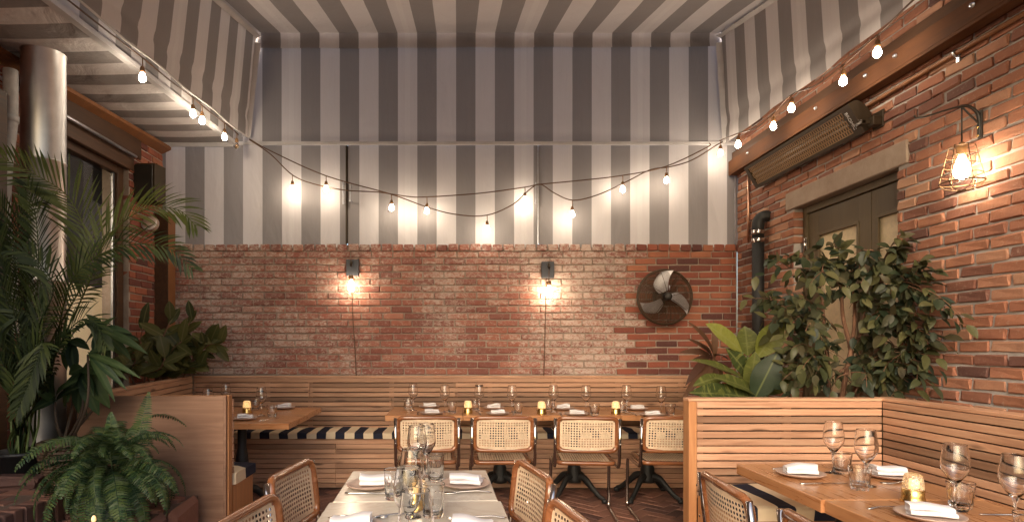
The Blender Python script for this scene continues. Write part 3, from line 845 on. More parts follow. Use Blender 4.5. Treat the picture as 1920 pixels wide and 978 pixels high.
cB = [P(470, 263, YS) + ofs, c8(130, 85) + ofs, c8(332, 176) + ofs, c8(560, 240) + ofs, c8(700, 290) + ofs, c8(800, 314) + ofs, c8(905, 317) + ofs, c8(1000, 278) + ofs, c8(1060, 225) + ofs, c8(1098, 206) + ofs,
      c8(1150, 238) + ofs, c8(1215, 263) + ofs, c8(1300, 245) + ofs, c8(1395, 203) + ofs, c8(1490, 155) + ofs, c8(1560, 144) + ofs, c8(1640, 120) + ofs, c8(1730, 66) + ofs, P(1352, 268, YS) + ofs]
strand('lower brown cable of lit bulbs with deep loops across the striped panels', cB,
       [(c8(332, 176) + ofs, 0.05), (c8(566, 242) + ofs, 0.055), (c8(908, 317) + ofs, 0.055), (c8(1213, 263) + ofs, 0.06), (c8(1550, 144) + ofs, 0.055), (P(1348, 268, YS) + ofs, 0.035)])
xl = lambda y: -2.10
def L_(px):                                             # along the near cloth's rope
    Y = F * 2.11 / (CX - px)
    return Vector((-2.11, Y, zl(Y) - 0.012))
lp = [Vector((-2.11, y, zl(y) - 0.012 - 0.004 * math.sin(y * 9))) for y in (1.2, 1.8, 2.4, 3.0, 3.6, 3.95, 4.3, 4.7, 5.0, 5.35, 5.66)]
strand('cable of lit bulbs along the canopy edge above the palm', lp, [(L_(267), .055), (L_(362), .05), (L_(379), .05), (L_(421), .05), (L_(444), .05, False)])
def R_(px, py):
    Y = F * 2.52 / (px - CX)
    return Vector((2.52, Y, H + (CY - py) * Y / F))
rp = [R_(1349, 264), R_(1384, 250), R_(1417, 240), R_(1450, 213), R_(1484, 178), R_(1530, 160), R_(1581, 122), R_(1645, 66), Vector((2.52, 3.1, 3.24)), Vector((2.52, 2.5, 3.2)), Vector((2.52, 1.9, 3.26)), Vector((2.52, 1.3, 3.2))]
strand('cable of lit bulbs along the steel beam above the patio heater', rp, [(R_(1384, 250), .025), (R_(1450, 213), .025), (R_(1484, 178), .025), (R_(1581, 122), .03), (R_(1645, 66), .03)])
# wall sconces
def sconce(label, plate_px, bulb_py, hang, cord_px):
    c = P(plate_px[0], plate_px[1], YW - 0.012)
    t = thing('wall_sconce', label, 'wall lamp', tuple(c), group='wall sconces on the brick wall')
    MB().box(-0.062, 0.062, -0.03, 0.0, -0.082, 0.082, 0.004).obj('back_plate', M['slate'], t)
    br = MB().tube(fillet([(0, -0.03, 0.045), (0, -0.10, 0.05), (0, -0.10, 0.0)], 0.02), 0.008, 8)
    br.lathe([(0, 0.075), (0.011, 0.07), (0.013, 0.05), (0.012, 0.03), (0, 0.028)], 12, M=Matrix.Translation((0, -0.10, -0.02)))
    br.box(-0.004, 0.004, -0.115, -0.09, 0.03, 0.07)
    br.obj('bracket', M['bronze'], t)
    if hang: MB().tube([(0, -0.10, 0.01), (0, -0.10, -0.13)], 0.004, 6).obj('hanging_cord', M['cable'], t)
    zb = -0.12 if hang else -0.085
    MB().lathe([(0, 0), (0.022, 0), (0.024, -0.02), (0.021, -0.045), (0, -0.045)], 14, M=Matrix.Translation((0, -0.10, zb))).obj('lamp_holder', M['socket'], t)
    b0 = zb - 0.045
    MB().lathe([(0.011, b0 - .001), (0.016, b0 - .015), (0.028, b0 - .05), (0.032, b0 - .075), (0.027, b0 - .1), (0.014, b0 - .115), (0, b0 - .118)], 18, M=Matrix.Translation((0, -0.10, 0))).obj('bulb', M['bulb_big'], t)
    cp = [Vector((-0.012, -0.02, -0.08))] + [P(px, py, YW - 0.014) - c for px, py in cord_px]
    MB().tube(smoothpath(cp, 4), 0.0045, 6).obj('power_cord', M['cable'], t)
sconce('dark square wall sconce with its bulb right under the plate', (661.5, 502), 0, False, [(660, 545), (661, 585), (663, 620), (666, 660), (668, 712)])
sconce('dark square wall sconce with a bulb hanging lower on a cord, nearer the fan', (1026.5, 506), 0, True, [(1024, 545), (1023, 590), (1022, 620), (1021, 665), (1019, 712)])
# cage lamp on its bracket
YC = 3.14
cl = thing('cage_lamp', 'wire cage lamp hanging from a curved iron bracket on the orange brick wall', 'wall lamp', (XR - 0.004, YC, 2.46))
br = MB()
br.tube(smoothpath([(-0.012, 0, -0.02), (-0.012, 0, 0.05), (-0.022, 0, 0.105), (-0.06, 0, 0.138), (-0.105, 0, 0.142), (-0.2, 0, 0.118), (-0.3, 0, 0.086), (-0.345, 0, 0.08), (-0.36, 0, 0.092)], 5), [0.009] * 10 + [0.008] * 11 + [0.005] * 20, 8)
br.tube([(-0.105, 0, 0.14), (-0.02, 0, 0.055)], 0.005, 6)
br.box(-0.012, 0.0, -0.012, 0.012, -0.03, 0.12, 0.002)
br.obj('bracket', M['black'], cl)
for z in (-0.015, 0.03): MB().lathe([(0, 0.006), (0.006, 0.004), (0.007, 0)], 8, M=Matrix.Translation((-0.02, 0, z)) @ Matrix.Rotation(R(-90), 4, 'Y')).obj('screw', M['brass'], cl)
cx = -0.105
MB().tube([(cx, 0, 0.138), (cx, 0, -0.055)], 0.004, 6).obj('hanging_rod', M['black'], cl)
MB().lathe([(0, -0.05), (0.012, -0.052), (0.014, -0.06), (0.027, -0.066), (0.026, -0.08), (0.022, -0.085), (0.022, -0.12), (0, -0.12)], 16, M=Matrix.Translation((cx, 0, 0))).obj('lamp_holder', M['socket'], cl)
MB().lathe([(0.012, -0.121), (0.017, -0.135), (0.03, -0.17), (0.036, -0.20), (0.032, -0.228), (0.018, -0.246), (0, -0.25)], 18, M=Matrix.Translation((cx, 0, 0))).obj('bulb', M['bulb_big'], cl)
cg = MB()
ring = lambda r, z: [(cx + r * math.cos(a * math.pi / 16), r * math.sin(a * math.pi / 16), z) for a in range(32)]
for r, z in ((0.056, -0.075), (0.066, -0.125), (0.076, -0.175), (0.086, -0.225)): cg.tube(ring(r, z), 0.0022, 6, closed=True)
cg.tube(ring(0.096, -0.265), 0.004, 6, closed=True)
for k in range(6):
    a = k * math.pi / 3 + 0.3
    ca, sa = math.cos(a), math.sin(a)
    cg.tube([(cx + 0.026 * ca, 0.026 * sa, -0.07), (cx + 0.054 * ca, 0.054 * sa, -0.068), (cx + 0.096 * ca, 0.096 * sa, -0.265), (cx + 0.075 * ca, 0.075 * sa, -0.29), (cx + 0.04 * ca, 0.04 * sa, -0.304), (cx, 0, -0.308)], 0.0024, 6)
cg.obj('wire_cage', M['cage'], cl)
# conduit along the right wall with its clamps
cd = thing('conduit', 'thin tan conduit clamped along the brick wall above the cage lamp', 'conduit', (XR, 3.0, 2.955))
MB().tube([(-0.02, -1.2, 0.0), (-0.02, 0.3, 0.0), (-0.02, 1.0, -0.005), (-0.02, 2.0, 0)], 0.013, 10).obj('pipe', M['post_wood'], cd)
for y in (0.28, -0.45):
    MB().tube([(-0.02 + 0.017 * math.cos(a), y, 0.017 * math.sin(a)) for a in [k * math.pi / 8 for k in range(16)]], 0.006, 6, closed=True).box(-0.012, 0.0, y - .01, y + .01, -0.05, 0.0).obj('clamp', M['alu'], cd)
# patio heater
ht = thing('patio_heater', 'long dark bronze infrared patio heater angled down under the steel beam', 'heater', (2.64, 3.95, 2.95))
e1 = Vector((0.115, 0, -0.187)).normalized(); wdt = 0.22          # across the face
nrm = Vector((-0.187, 0, -0.115)).normalized()                     # out of the face
LH = 1.44
def hp(a, y, n): return e1 * a + Vector((0, y, 0)) + nrm * n
prof = [(0, 0), (0.0, -0.03)] + [(wdt / 2 - (wdt / 2) * math.cos(t), -0.03 - 0.062 * math.sin(t)) for t in [math.pi * k / 14 for k in range(1, 14)]] + [(wdt, -0.03), (wdt, 0)]
n_ = len(prof)
sh = MB()
vs = [hp(a, 0, n) for a, n in prof] + [hp(a, LH, n) for a, n in prof]
sh.add(vs, [(i, i + 1, n_ + i + 1, n_ + i) for i in range(n_ - 1)], True)
sh.add([hp(a, 0, n) for a, n in prof], [tuple(range(n_))])
sh.add([hp(a, LH, n) for a, n in prof], [tuple(range(n_))[::-1]])
sh.obj('shell', M['bronze'], ht)
fr = MB()
def fbox(a0, a1, y0, y1, n0, n1):
    c = [hp(a, y, n) for n in (n0, n1) for y in (y0, y1) for a in (a0, a1)]
    fr.add(c, [(0, 1, 3, 2), (4, 6, 7, 5), (0, 4, 5, 1), (2, 3, 7, 6), (0, 2, 6, 4), (1, 5, 7, 3)])
fbox(0, 0.028, 0, LH, 0.0, 0.01); fbox(wdt - .028, wdt, 0, LH, 0.0, 0.01); fbox(0.028, wdt - .028, 0, 0.09, 0.0, 0.0098); fbox(0.028, wdt - .028, LH - 0.05, LH, 0.0, 0.0098)
fr.obj('face_frame', M['bronze'], ht)
fr = MB(); fbox(0.026, wdt - .026, 0.05, LH - .03, -0.024, -0.02)
fr.obj('reflector', M['heat'], ht)
gr = MB(); fr = gr
for i in range(6): fbox(0.029 + i * 0.0315, 0.034 + i * 0.0315, 0.088, LH - .048, 0.001, 0.0055)
for i in range(5):
    y = 0.10 + (0.0125 if i % 2 else 0)
    while y < LH - .06:
        fbox(0.034 + i * 0.0315, 0.0605 + i * 0.0315, y, y + 0.0085, 0.0015, 0.005)
        y += 0.025
tag(gr.obj('grille', plain('brown_heater_grille', (0.36, 0.22, 0.11), 0.45), ht), kind='stuff')
for a in (0.085, 0.125):
    MB().tube([hp(a, 0.1, -0.010), hp(a, LH - .07, -0.010)], 0.008, 8).obj('heating_element', M['alu'], ht)
MB().box(0.10, 0.166, -0.09, -0.03, -0.175, -0.115, 0.004).box(0.155, 0.168, -0.1, 0.0, -0.19, -0.075, 0.003).box(0.04, 0.1, -0.06, -0.04, -0.16, -0.13).box(0.05, 0.07, -0.06, 0.02, -0.155, -0.135).obj('wall_bracket', M['bronze'], ht)
MB().box(0.09, 0.167, LH - .25, LH - .21, -0.08, -0.04, 0.004).obj('wall_bracket', M['bronze'], ht)
ex, ez = e1, nrm
ey = ez.cross(ex)
m3 = Matrix((ex, ey, ez)).transposed().to_4x4()
lettering(ht, 'BROMIC', 0.036, Matrix.Translation(hp(wdt / 2, 0.06, 0.0105)) @ m3, M['rail'])
# vent pipe with clamps, thin copper pipe
vp = thing('vent_pipe', 'black iron vent pipe with silver clamps bending into the brick wall', 'pipe', (2.735, 5.33, 0))
MB().tube([(0, 0, 0.9), (0, 0, 2.30)], 0.051, 16).obj('lower_pipe', M['iron'], vp)
MB().tube(fillet([(0, 0, 2.30), (0, 0, 2.49), (0.13, -0.03, 2.49)], 0.085, 9), 0.051, 16).obj('elbow', M['iron'], vp)
for z in (2.27, 2.345):
    k = MB().lathe([(0.053, z - .02), (0.059, z - .018), (0.056, z - .006), (0.059, z), (0.056, z + .006), (0.059, z + .018), (0.053, z + .02)], 20)
    k.box(-0.02, 0.02, -0.08, -0.06, z - .012, z + .012, 0.002)
    k.obj('clamp_band', M['chrome'], vp)
lettering(vp, 'ISI', 0.05, Matrix.Translation((0.0, -0.052, 1.42)) @ Matrix.Rotation(R(90), 4, 'X') @ Matrix.Rotation(R(90), 4, 'Z'), M['rail'])
cpn = thing('copper_pipe', 'thin copper pipe running down the brick above the black vent pipe', 'pipe', (2.79, 5.62, 0))
MB().tube([(0, 0, 2.3), (0, 0, 2.98)], 0.012, 8).obj('pipe', M['copper'], cpn)
# wall fan
fx = (1245 - CX) * 5.72 / F
fan = thing('wall_fan', 'round rusty caged fan with three silver blades on the brick wall', 'fan', (fx, 5.70, 1.788))
def cage(y0, bulge, n):
    g = MB()
    for i in range(n):
        r = 0.055 + (0.262 - 0.055) * i / (n - 1)
        y = y0 + bulge * math.cos(r / 0.27 * math.pi / 2) ** 0.7
        g.tube([(r * math.cos(a * math.pi / 22), y, r * math.sin(a * math.pi / 22)) for a in range(44)], 0.0016 if i < n - 1 else 0.006, 4, closed=True)
    for k in range(8):
        a = k * math.pi / 4 + 0.2
        g.tube([(r * math.cos(a), y0 + bulge * math.cos(r / 0.27 * math.pi / 2) ** 0.7 + math.copysign(0.003, bulge), r * math.sin(a)) for r in (0.05, 0.11, 0.17, 0.22, 0.262)], 0.0025, 4)
    return g
cage(-0.012, -0.075, 24).obj('front_grille', M['rusty'], fan)
cage(0.012, 0.075, 28).obj('rear_grille', M['rusty'], fan)
MB().tube([(0.268 * math.cos(a * math.pi / 24), 0, 0.268 * math.sin(a * math.pi / 24)) for a in range(48)], 0.008, 8, closed=True).obj('rim', M['bronze'], fan)
MB().lathe([(0, 0.03), (0.03, 0.028), (0.036, 0.01), (0.036, -0.06), (0, -0.06)], 20, M=Matrix.Translation((0.005, -0.085, 0.0)) @ Matrix.Rotation(R(90), 4, 'X')).obj('hub', M['black'], fan)
def blade(ang):
    def fn(u, v):
        r = 0.05 + 0.20 * u
        w = 0.075 * (0.45 + 1.15 * u - 0.55 * u ** 3)
        t = (v - 0.5) * 2
        sweep = -0.35 * u * u
        x = r; z = t * w
        end = 1 - 0.22 * max(0, t) ** 2 * u
        x2 = (x * math.cos(sweep) - z * math.sin(sweep)) * end; z2 = (x * math.sin(sweep) + z * math.cos(sweep)) * end
        a = R(ang)
        return (x2 * math.cos(a) - z2 * math.sin(a), -0.02 + 0.035 * t + 0.01 * math.sin(u * 3), x2 * math.sin(a) + z2 * math.cos(a))
    return MB().grid(fn, 10, 8)
for ang in (-4, 112, 230): blade(ang).obj('blade', M['bl'], fan)
MB().box(-0.03, 0.03, 0.02, 0.17, -0.03, 0.03, 0.004).box(-0.06, 0.06, 0.15, 0.176, -0.06, 0.06, 0.004).obj('wall_mount', M['black'], fan)
MB().tube([(0.012, -0.095, 0.06), (0.012, -0.096, 0.105)], 0.005, 6).obj('switch', M['alu'], fan)
# ------------------------------------------------------------------ benches
def slat_run(owner, A, B, zs_, h=0.039, th=0.021, mat=None, name='slat', rg_=random.Random(9), cuts=()):
    """one row of planks per height, from A to B (plan points of the front face), thickness behind; `cuts` are the places where rows may be butt jointed"""
    A, B = Vector((*A, 0)), Vector((*B, 0))
    L = (B - A).length
    ang = math.atan2(B.y - A.y, B.x - A.x)
    bank = {}
    for q, z in enumerate(zs_):
        cs = [0.0] + sorted(rg_.sample(list(cuts), min(len(cuts), 1 + q % 2))) + [1.0] if cuts else [0.0, 1.0]
        for a, b_ in zip(cs, cs[1:]):
            ln = (b_ - a) * L - (0.002 if cuts else 0)
            key = round(ln, 3)
            if key not in bank:
                bank[key] = MB().box(-ln / 2, ln / 2, 0, th, -h / 2, h / 2, 0.0022).mesh('slat', mat or M['slat'])
            c = A + (B - A) * ((a + b_) / 2)
            m = Matrix.Translation((c.x, c.y, z + rg_.uniform(-.0008, .0008))) @ Matrix.Rotation(ang + rg_.uniform(-.0004, .0004), 4, 'Z') @ Matrix.Rotation(rg_.uniform(-.0006, .0006), 4, 'Y') @ Matrix.Translation((0, rg_.uniform(-.0015, .0015), 0))
            mesh_obj(name, bank[key], owner, m)
def battens(owner, A, B, ts, z0, z1, off=0.0225, w=0.045):
    A, B = Vector((*A, 0)), Vector((*B, 0))
    L = (B - A).length
    ang = math.atan2(B.y - A.y, B.x - A.x)
    for t in ts:
        c = A + (B - A) * t
        mm_ = Matrix.Translation(c) @ Matrix.Rotation(ang, 4, 'Z')
        mesh_obj('batten', MB().box(-w / 2, w / 2, off, off + .02, z0, z1).mesh('batten', M['slat']), owner, mm_)
def backing(owner, A, B, z0, z1, off=0.046, th=0.03, name='gap_shade_board', mat=None):  # dark sheet added behind slats where only shade shows
    A, B = Vector((*A, 0)), Vector((*B, 0))
    L = (B - A).length
    ang = math.atan2(B.y - A.y, B.x - A.x)
    mm_ = Matrix.Translation((A + B) / 2) @ Matrix.Rotation(ang, 4, 'Z')
    mesh_obj(name, MB().box(-L / 2, L / 2, off, off + th, z0, z1).mesh(name, mat or M['void']), owner, mm_)
bq = thing('banquette', 'long slatted wooden banquette along the low brick wall', 'bench', (0, 0, 0))
A, B = (-2.575, 5.73), (2.256, 5.73)
slat_run(bq, A, B, [0.978 - 0.0462 * i for i in range(11)], cuts=(0.235, 0.40, 0.53, 0.73))
slat_run(bq, (A[0], 5.735), (B[0], 5.735), [1.0105], h=0.019, th=0.075, name='top_cap')
battens(bq, A, B, [0.148, 0.235, 0.40, 0.53, 0.60, 0.73, 0.86, 0.988], 0.5, 0.995)
backing(bq, A, B, 0.45, 0.985)
A2, B2 = (-2.1, 5.38), (2.2, 5.38)
slat_run(bq, A2, B2, [0.44 - 0.0447 * i for i in range(10)], h=0.04, cuts=(0.23, 0.43, 0.7))
battens(bq, A2, B2, [0.23, 0.43, 0.7, 0.85], 0.02, 0.46)
backing(bq, A2, B2, 0.0, 0.455)
MB().box(-2.3, 2.2, 5.37, 5.728, 0.462, 0.472).obj('seat_board', M['ply'], bq)
def cushion(label, x0, x1, y0, y1, z0, z1, rz=0.0, mat=None, sag=0.008, group='striped seat cushions', pad=0.0):
    cx_, cy_ = (x0 + x1) / 2, (y0 + y1) / 2
    t = None
    hw, hd, hh = (x1 - x0) / 2, (y1 - y0) / 2, (z1 - z0) / 2
    rg_ = random.Random(int(abs(x0) * 1000))
    p1, p2 = rg_.uniform(0, 6), rg_.uniform(0, 6)
    b = MB()
    nu = max(10, int((x1 - x0) / 0.05)); nv = 8
    def prof_(s_):                                       # rounded box cross-section, s in 0..1
        pts_ = [(-1, -1), (-1, 0.72), (-0.94, 0.95), (-0.8, 1), (0, 1.12), (0.8, 1), (0.94, 0.95), (1, 0.72), (1, -1)]
        k = s_ * (len(pts_) - 1); i = min(int(k), len(pts_) - 2); f = k - i
        return (pts_[i][0] + (pts_[i + 1][0] - pts_[i][0]) * f, pts_[i][1] + (pts_[i + 1][1] - pts_[i][1]) * f)
    def fn(u, v):
        py_, pz_ = prof_(v)
        e = min(u, 1 - u) * 2 * hw
        rnd_ = 1 - 0.25 * max(0, 1 - e / 0.03) ** 2
        x = (u * 2 - 1) * hw
        z = pz_ * hh
        if pz_ > 0: z = z * rnd_ + sag * (math.sin(x * 9 + p1) + 0.6 * math.sin(x * 17 + p2 + py_ * 2)) * 0.5
        return (x, py_ * hd * (1 - 0.02 * (1 - rnd_)) + 0.004 * math.sin(x * 11 + p2), hh + z)
    b.grid(fn, nu, 32)
    # close the ends
    b.add([fn(0, k / 32) for k in range(33)], [tuple(range(32, -1, -1))]); b.add([fn(1, k / 32) for k in range(33)], [tuple(range(33))])
    o = b.obj('seat_cushion', mat or M['cushion'], None, Matrix.Translation((cx_, cy_, z0)) @ Matrix.Rotation(rz, 4, 'Z'))
    return tag(o, label, 'cushion', group)
def cmat(name, start, period=0.1727, warp=0.05, axis=0): return stripe_mat(name, axis, period, start, (0.022, 0.024, 0.04), (0.66, 0.54, 0.38), warp=warp, seam=False)
# object coordinates start at each cushion's middle
cushion('navy and cream striped cushion under the orange table beside the plywood screen', -2.25, -1.372, 5.335, 5.725, 0.472, 0.528, mat=cmat('cushion_cloth_a', -1.965 + 1.811))
cushion('navy and cream striped cushion in the open gap between the wooden tables', -1.37, -0.36, 5.33, 5.725, 0.472, 0.528, mat=cmat('cushion_cloth_b', -1.28 + 0.865, warp=0.03))
cushion('navy and cream striped cushion under the long table, behind the second cane chair', -0.358, 0.92, 5.335, 5.725, 0.472, 0.526, mat=cmat('cushion_cloth_c', 0.02, warp=0.06))
cushion('navy and cream striped cushion under the long table, nearest the round fan', 0.922, 2.2, 5.335, 5.725, 0.472, 0.526, mat=cmat('cushion_cloth_d', 0.0, warp=0.06))
# corner bench at the plywood screen
cb = thing('corner_bench', 'corner bench with a plain plywood screen beside the fern', 'bench', (0, 0, 0))
MB().box(-2.28, -1.402, 3.52, 3.545, 0, 1.02, 0.0015).obj('screen_panel', M['ply_panel'], cb)
MB().box(-1.402, -1.388, 3.521, 3.544, 0, 1.0195).obj('panel_edge', M['ply_panel'], cb)
MB().box(-1.402, -1.38, 3.5455, 3.60, 0, 1.022, 0.0015).box(-2.28, -1.403, 3.5455, 3.565, 0.95, 1.0215, 0.001).obj('end_stile', M['ply'], cb)
slat_run(cb, (-1.376, 3.622), (-2.25, 3.622), [0.975 - 0.0462 * i for i in range(10)])
MB().box(-2.2, -1.383, 3.625, 3.97, 0, 0.462).obj('seat_box', M['ply'], cb)
A, B = (-2.27, 3.62), (-2.573, 5.71)
slat_run(cb, A, B, [0.978 - 0.0462 * i for i in range(11)])
slat_run(cb, (A[0] - .006, A[1]), (B[0] - .006, B[1]), [1.0105], h=0.019, th=0.075, name='top_cap')
backing(cb, A, B, 0.4, 0.985)
MB().add([(-2.26, 3.98, 0.462), (-1.85, 3.98, 0.462), (-2.1, 5.37, 0.462), (-2.5, 5.37, 0.462), (-2.26, 3.98, 0.0), (-1.85, 3.98, 0.0), (-2.1, 5.37, 0.0), (-2.5, 5.37, 0.0)], [(0, 1, 2, 3), (4, 7, 6, 5), (0, 4, 5, 1), (1, 5, 6, 2), (2, 6, 7, 3), (3, 7, 4, 0)]).obj('seat_box', M['ply'], cb)
cushion('puffed striped cushion end poking out behind the plywood screen', -2.15, -1.368, 3.625, 3.985, 0.464, 0.545, sag=0.014, mat=cmat('cushion_cloth_e', 0.0, 0.36, 0.04, 1))
# booth on the other side
bo = thing('booth_bench', 'slatted wooden corner booth in front of the ficus', 'bench', (0, 0, 0))
A, B = (1.395, 3.41), (2.47, 3.41)
slat_run(bo, A, B, [0.978 - 0.0434 * i for i in range(13)], h=0.0365)
slat_run(bo, (1.345, 3.4085), (2.5, 3.4085), [1.0085], h=0.017, th=0.085, name='top_cap')
battens(bo, A, B, [0.02, 0.5, 0.97], 0.45, 0.99)
backing(bo, A, B, 0.0, 0.99)
MB().box(1.345, 1.392, 3.405, 3.49, 0, 0.999, 0.002).obj('end_post', M['ply'], bo)
A, B = (2.47, 3.405), (2.47, 0.9)
slat_run(bo, A, B, [0.978 - 0.0434 * i for i in range(13)], h=0.0365)
slat_run(bo, (2.468, 3.49), (2.468, 0.9), [1.0085], h=0.017, th=0.11, name='top_cap')
battens(bo, A, B, [0.35, 0.7], 0.45, 0.99)
backing(bo, A, B, 0.0, 0.99)
MB().box(1.395, 2.465, 2.93, 3.40, 0.0, 0.455).box(2.0, 2.4645, 0.9, 2.929, 0.0, 0.4545).obj('seat_box', M['ply'], bo)
cushion('wide navy and cream striped cushion under the near oak table', 1.40, 2.46, 2.9, 3.402, 0.457, 0.53, mat=cmat('cushion_cloth_f', 0.03, 0.19, 0.05))
co_ = cushion('striped cushion along the side wall of the slatted booth', -0.95, 0.95, -0.23, 0.23, 0.457, 0.53, mat=cmat('cushion_cloth_g', 0.03, 0.19, 0.05))
co_.location = (2.235, 1.94, 0.457); co_.rotation_euler = (0, 0, R(90))
# ------------------------------------------------------------------ tables
def pedestal(owner, x, y, ztop, foot=0.30, rot=45):
    c = MB().lathe([(0, ztop - .02), (0.12, ztop - .02), (0.12, ztop - .01), (0, ztop - .008)], 16, M=Matrix.Translation((x, y, 0)))
    c.lathe([(0.035, ztop - .02), (0.034, 0.52), (0.045, 0.46), (0.05, 0.40), (0.042, 0.36), (0.034, 0.33), (0.04, 0.30), (0.056, 0.26), (0.06, 0.2), (0.065, 0.16), (0.06, 0.13), (0.0, 0.125)], 20, M=Matrix.Translation((x, y, 0)))
    c.obj('column', M['iron'], owner)
    for k in range(4):
        a = R(rot + 90 * k)
        dx, dy = math.cos(a), math.sin(a)
        pts_ = smoothpath([(x + dx * .04, y + dy * .04, 0.185), (x + dx * .11, y + dy * .11, 0.175), (x + dx * .18, y + dy * .18, 0.11), (x + dx * .25, y + dy * .25, 0.05), (x + dx * foot, y + dy * foot, 0.03)], 4)
        f = MB().tube(pts_, [0.034 - 0.016 * i / (len(pts_) - 1) for i in range(len(pts_))], 8, flat=0.75)
        f.lathe([(0, 0), (0.024, 0), (0.026, 0.03), (0.014, 0.036), (0, 0.038)], 12, M=Matrix.Translation((x + dx * foot, y + dy * foot, 0)))
        f.obj('foot', M['iron'], owner)
def table(label, x0, x1, y0, y1, mat, th=0.045, group='wooden dining tables', rz=0.0, foot=0.30, z=0.75, ped=True, bev=0.003):
    cx_, cy_ = (x0 + x1) / 2, (y0 + y1) / 2
    t = thing('dining_table', label, 'table', (cx_, cy_, 0), rz, group)
    MB().box(-(x1 - x0) / 2, (x1 - x0) / 2, -(y1 - y0) / 2, (y1 - y0) / 2, z - th, z, bev).obj('tabletop', mat, t)
    if ped: pedestal(t, 0, 0, z - th, foot)
    return t
G1 = 'wooden tables joined along the banquette'
table('oak table at the free end of the joined row, behind the first cane chair', -0.588, 0.046, 4.795, 5.45, M['oak'], group=G1)
table('oak table in the joined row, behind the second cane chair', 0.049, 0.700, 4.79, 5.45, M['oak'], group=G1)
table('oak table in the joined row, behind the third cane chair', 0.703, 1.342, 4.805, 5.45, M['oak'], group=G1)
table('oak table at the booth end of the joined row, behind the fourth cane chair', 1.345, 1.98, 4.80, 5.45, M['oak'], group=G1)
table('orange oak table behind the plywood screen, its near half', -2.15, -1.236, 4.31, 4.93, M['oak'], group='tables in the corner bench')
table('orange oak table behind the plywood screen, its far half against the banquette', -2.15, -1.247, 4.933, 5.385, M['oak'], ped=False, group='tables in the corner bench')
table('oak table in the slatted booth, its far half under the water glasses', 1.36, 1.975, 2.192, 2.857, M['oak_y'], th=0.05, group='tables in the slatted booth')
table('oak table in the slatted booth, its near half with the cut off plate', 1.372, 1.985, 1.45, 2.189, M['oak_y'], th=0.05, group='tables in the slatted booth')
tm = R(2.0)
table('cream marble table holding the folded napkins and glasses, far one of the pair', -0.163 - .307, -0.163 + .307, 2.173, 2.70, M['marble'], th=0.03, rz=tm, group='cream marble tables', foot=0.26, bev=0.004)
table('cream marble table at the bottom edge, near one of the pair', -0.142 - .318, -0.142 + .318, 1.52, 2.168, M['marble'], th=0.03, rz=tm, group='cream marble tables', foot=0.26, bev=0.004)
# ------------------------------------------------------------------ cantilever cane chairs
def rrect(w, h, r, k=6):
    return fillet([(-w / 2, -h / 2, 0), (w / 2, -h / 2, 0), (w / 2, h / 2, 0), (-w / 2, h / 2, 0)], r, k, closed=True)
def cane_mesh(w, h, pitch, M4=None, bow=0.0, r=0.05):
    b = MB()
    nx, ny = int(w / pitch), int(h / pitch)
    px_, pz_ = w / nx, h / ny
    def wp(x, y): return (x, y, bow * (1 - (2 * x / w) ** 2))
    for j in range(ny):
        for i in range(nx):
            x0, y0 = -w / 2 + i * px_, -h / 2 + j * pz_
            cx_, cy_ = x0 + px_ / 2, y0 + pz_ / 2
            # keep the rounded corners clear
            ax, ay = abs(cx_) - (w / 2 - r), abs(cy_) - (h / 2 - r)
            if ax > 0 and ay > 0 and ax * ax + ay * ay > r * r: continue
            edge = i < 1 or j < 1 or i >= nx - 1 or j >= ny - 1
            o = [(x0, y0), (x0 + px_, y0), (x0 + px_, y0 + pz_), (x0, y0 + pz_)]
            if edge:
                b.add([wp(*q) for q in o], [(0, 1, 2, 3)], True); continue
            g = 0.29 * px_; c = 0.14 * px_
            n8 = [(cx_ - c, cy_ - g), (cx_ + c, cy_ - g), (cx_ + g, cy_ - c), (cx_ + g, cy_ + c), (cx_ + c, cy_ + g), (cx_ - c, cy_ + g), (cx_ - g, cy_ + c), (cx_ - g, cy_ - c)]
            v = [wp(*q) for q in o + n8]
            b.add(v, [(0, 1, 5, 4), (1, 6, 5), (1, 2, 7, 6), (2, 8, 7), (2, 3, 9, 8), (3, 10, 9), (3, 0, 11, 10), (0, 4, 11)], True)
    if M4 is not None: b.v = [tuple(M4 @ Vector(q)) for q in b.v]
    return b
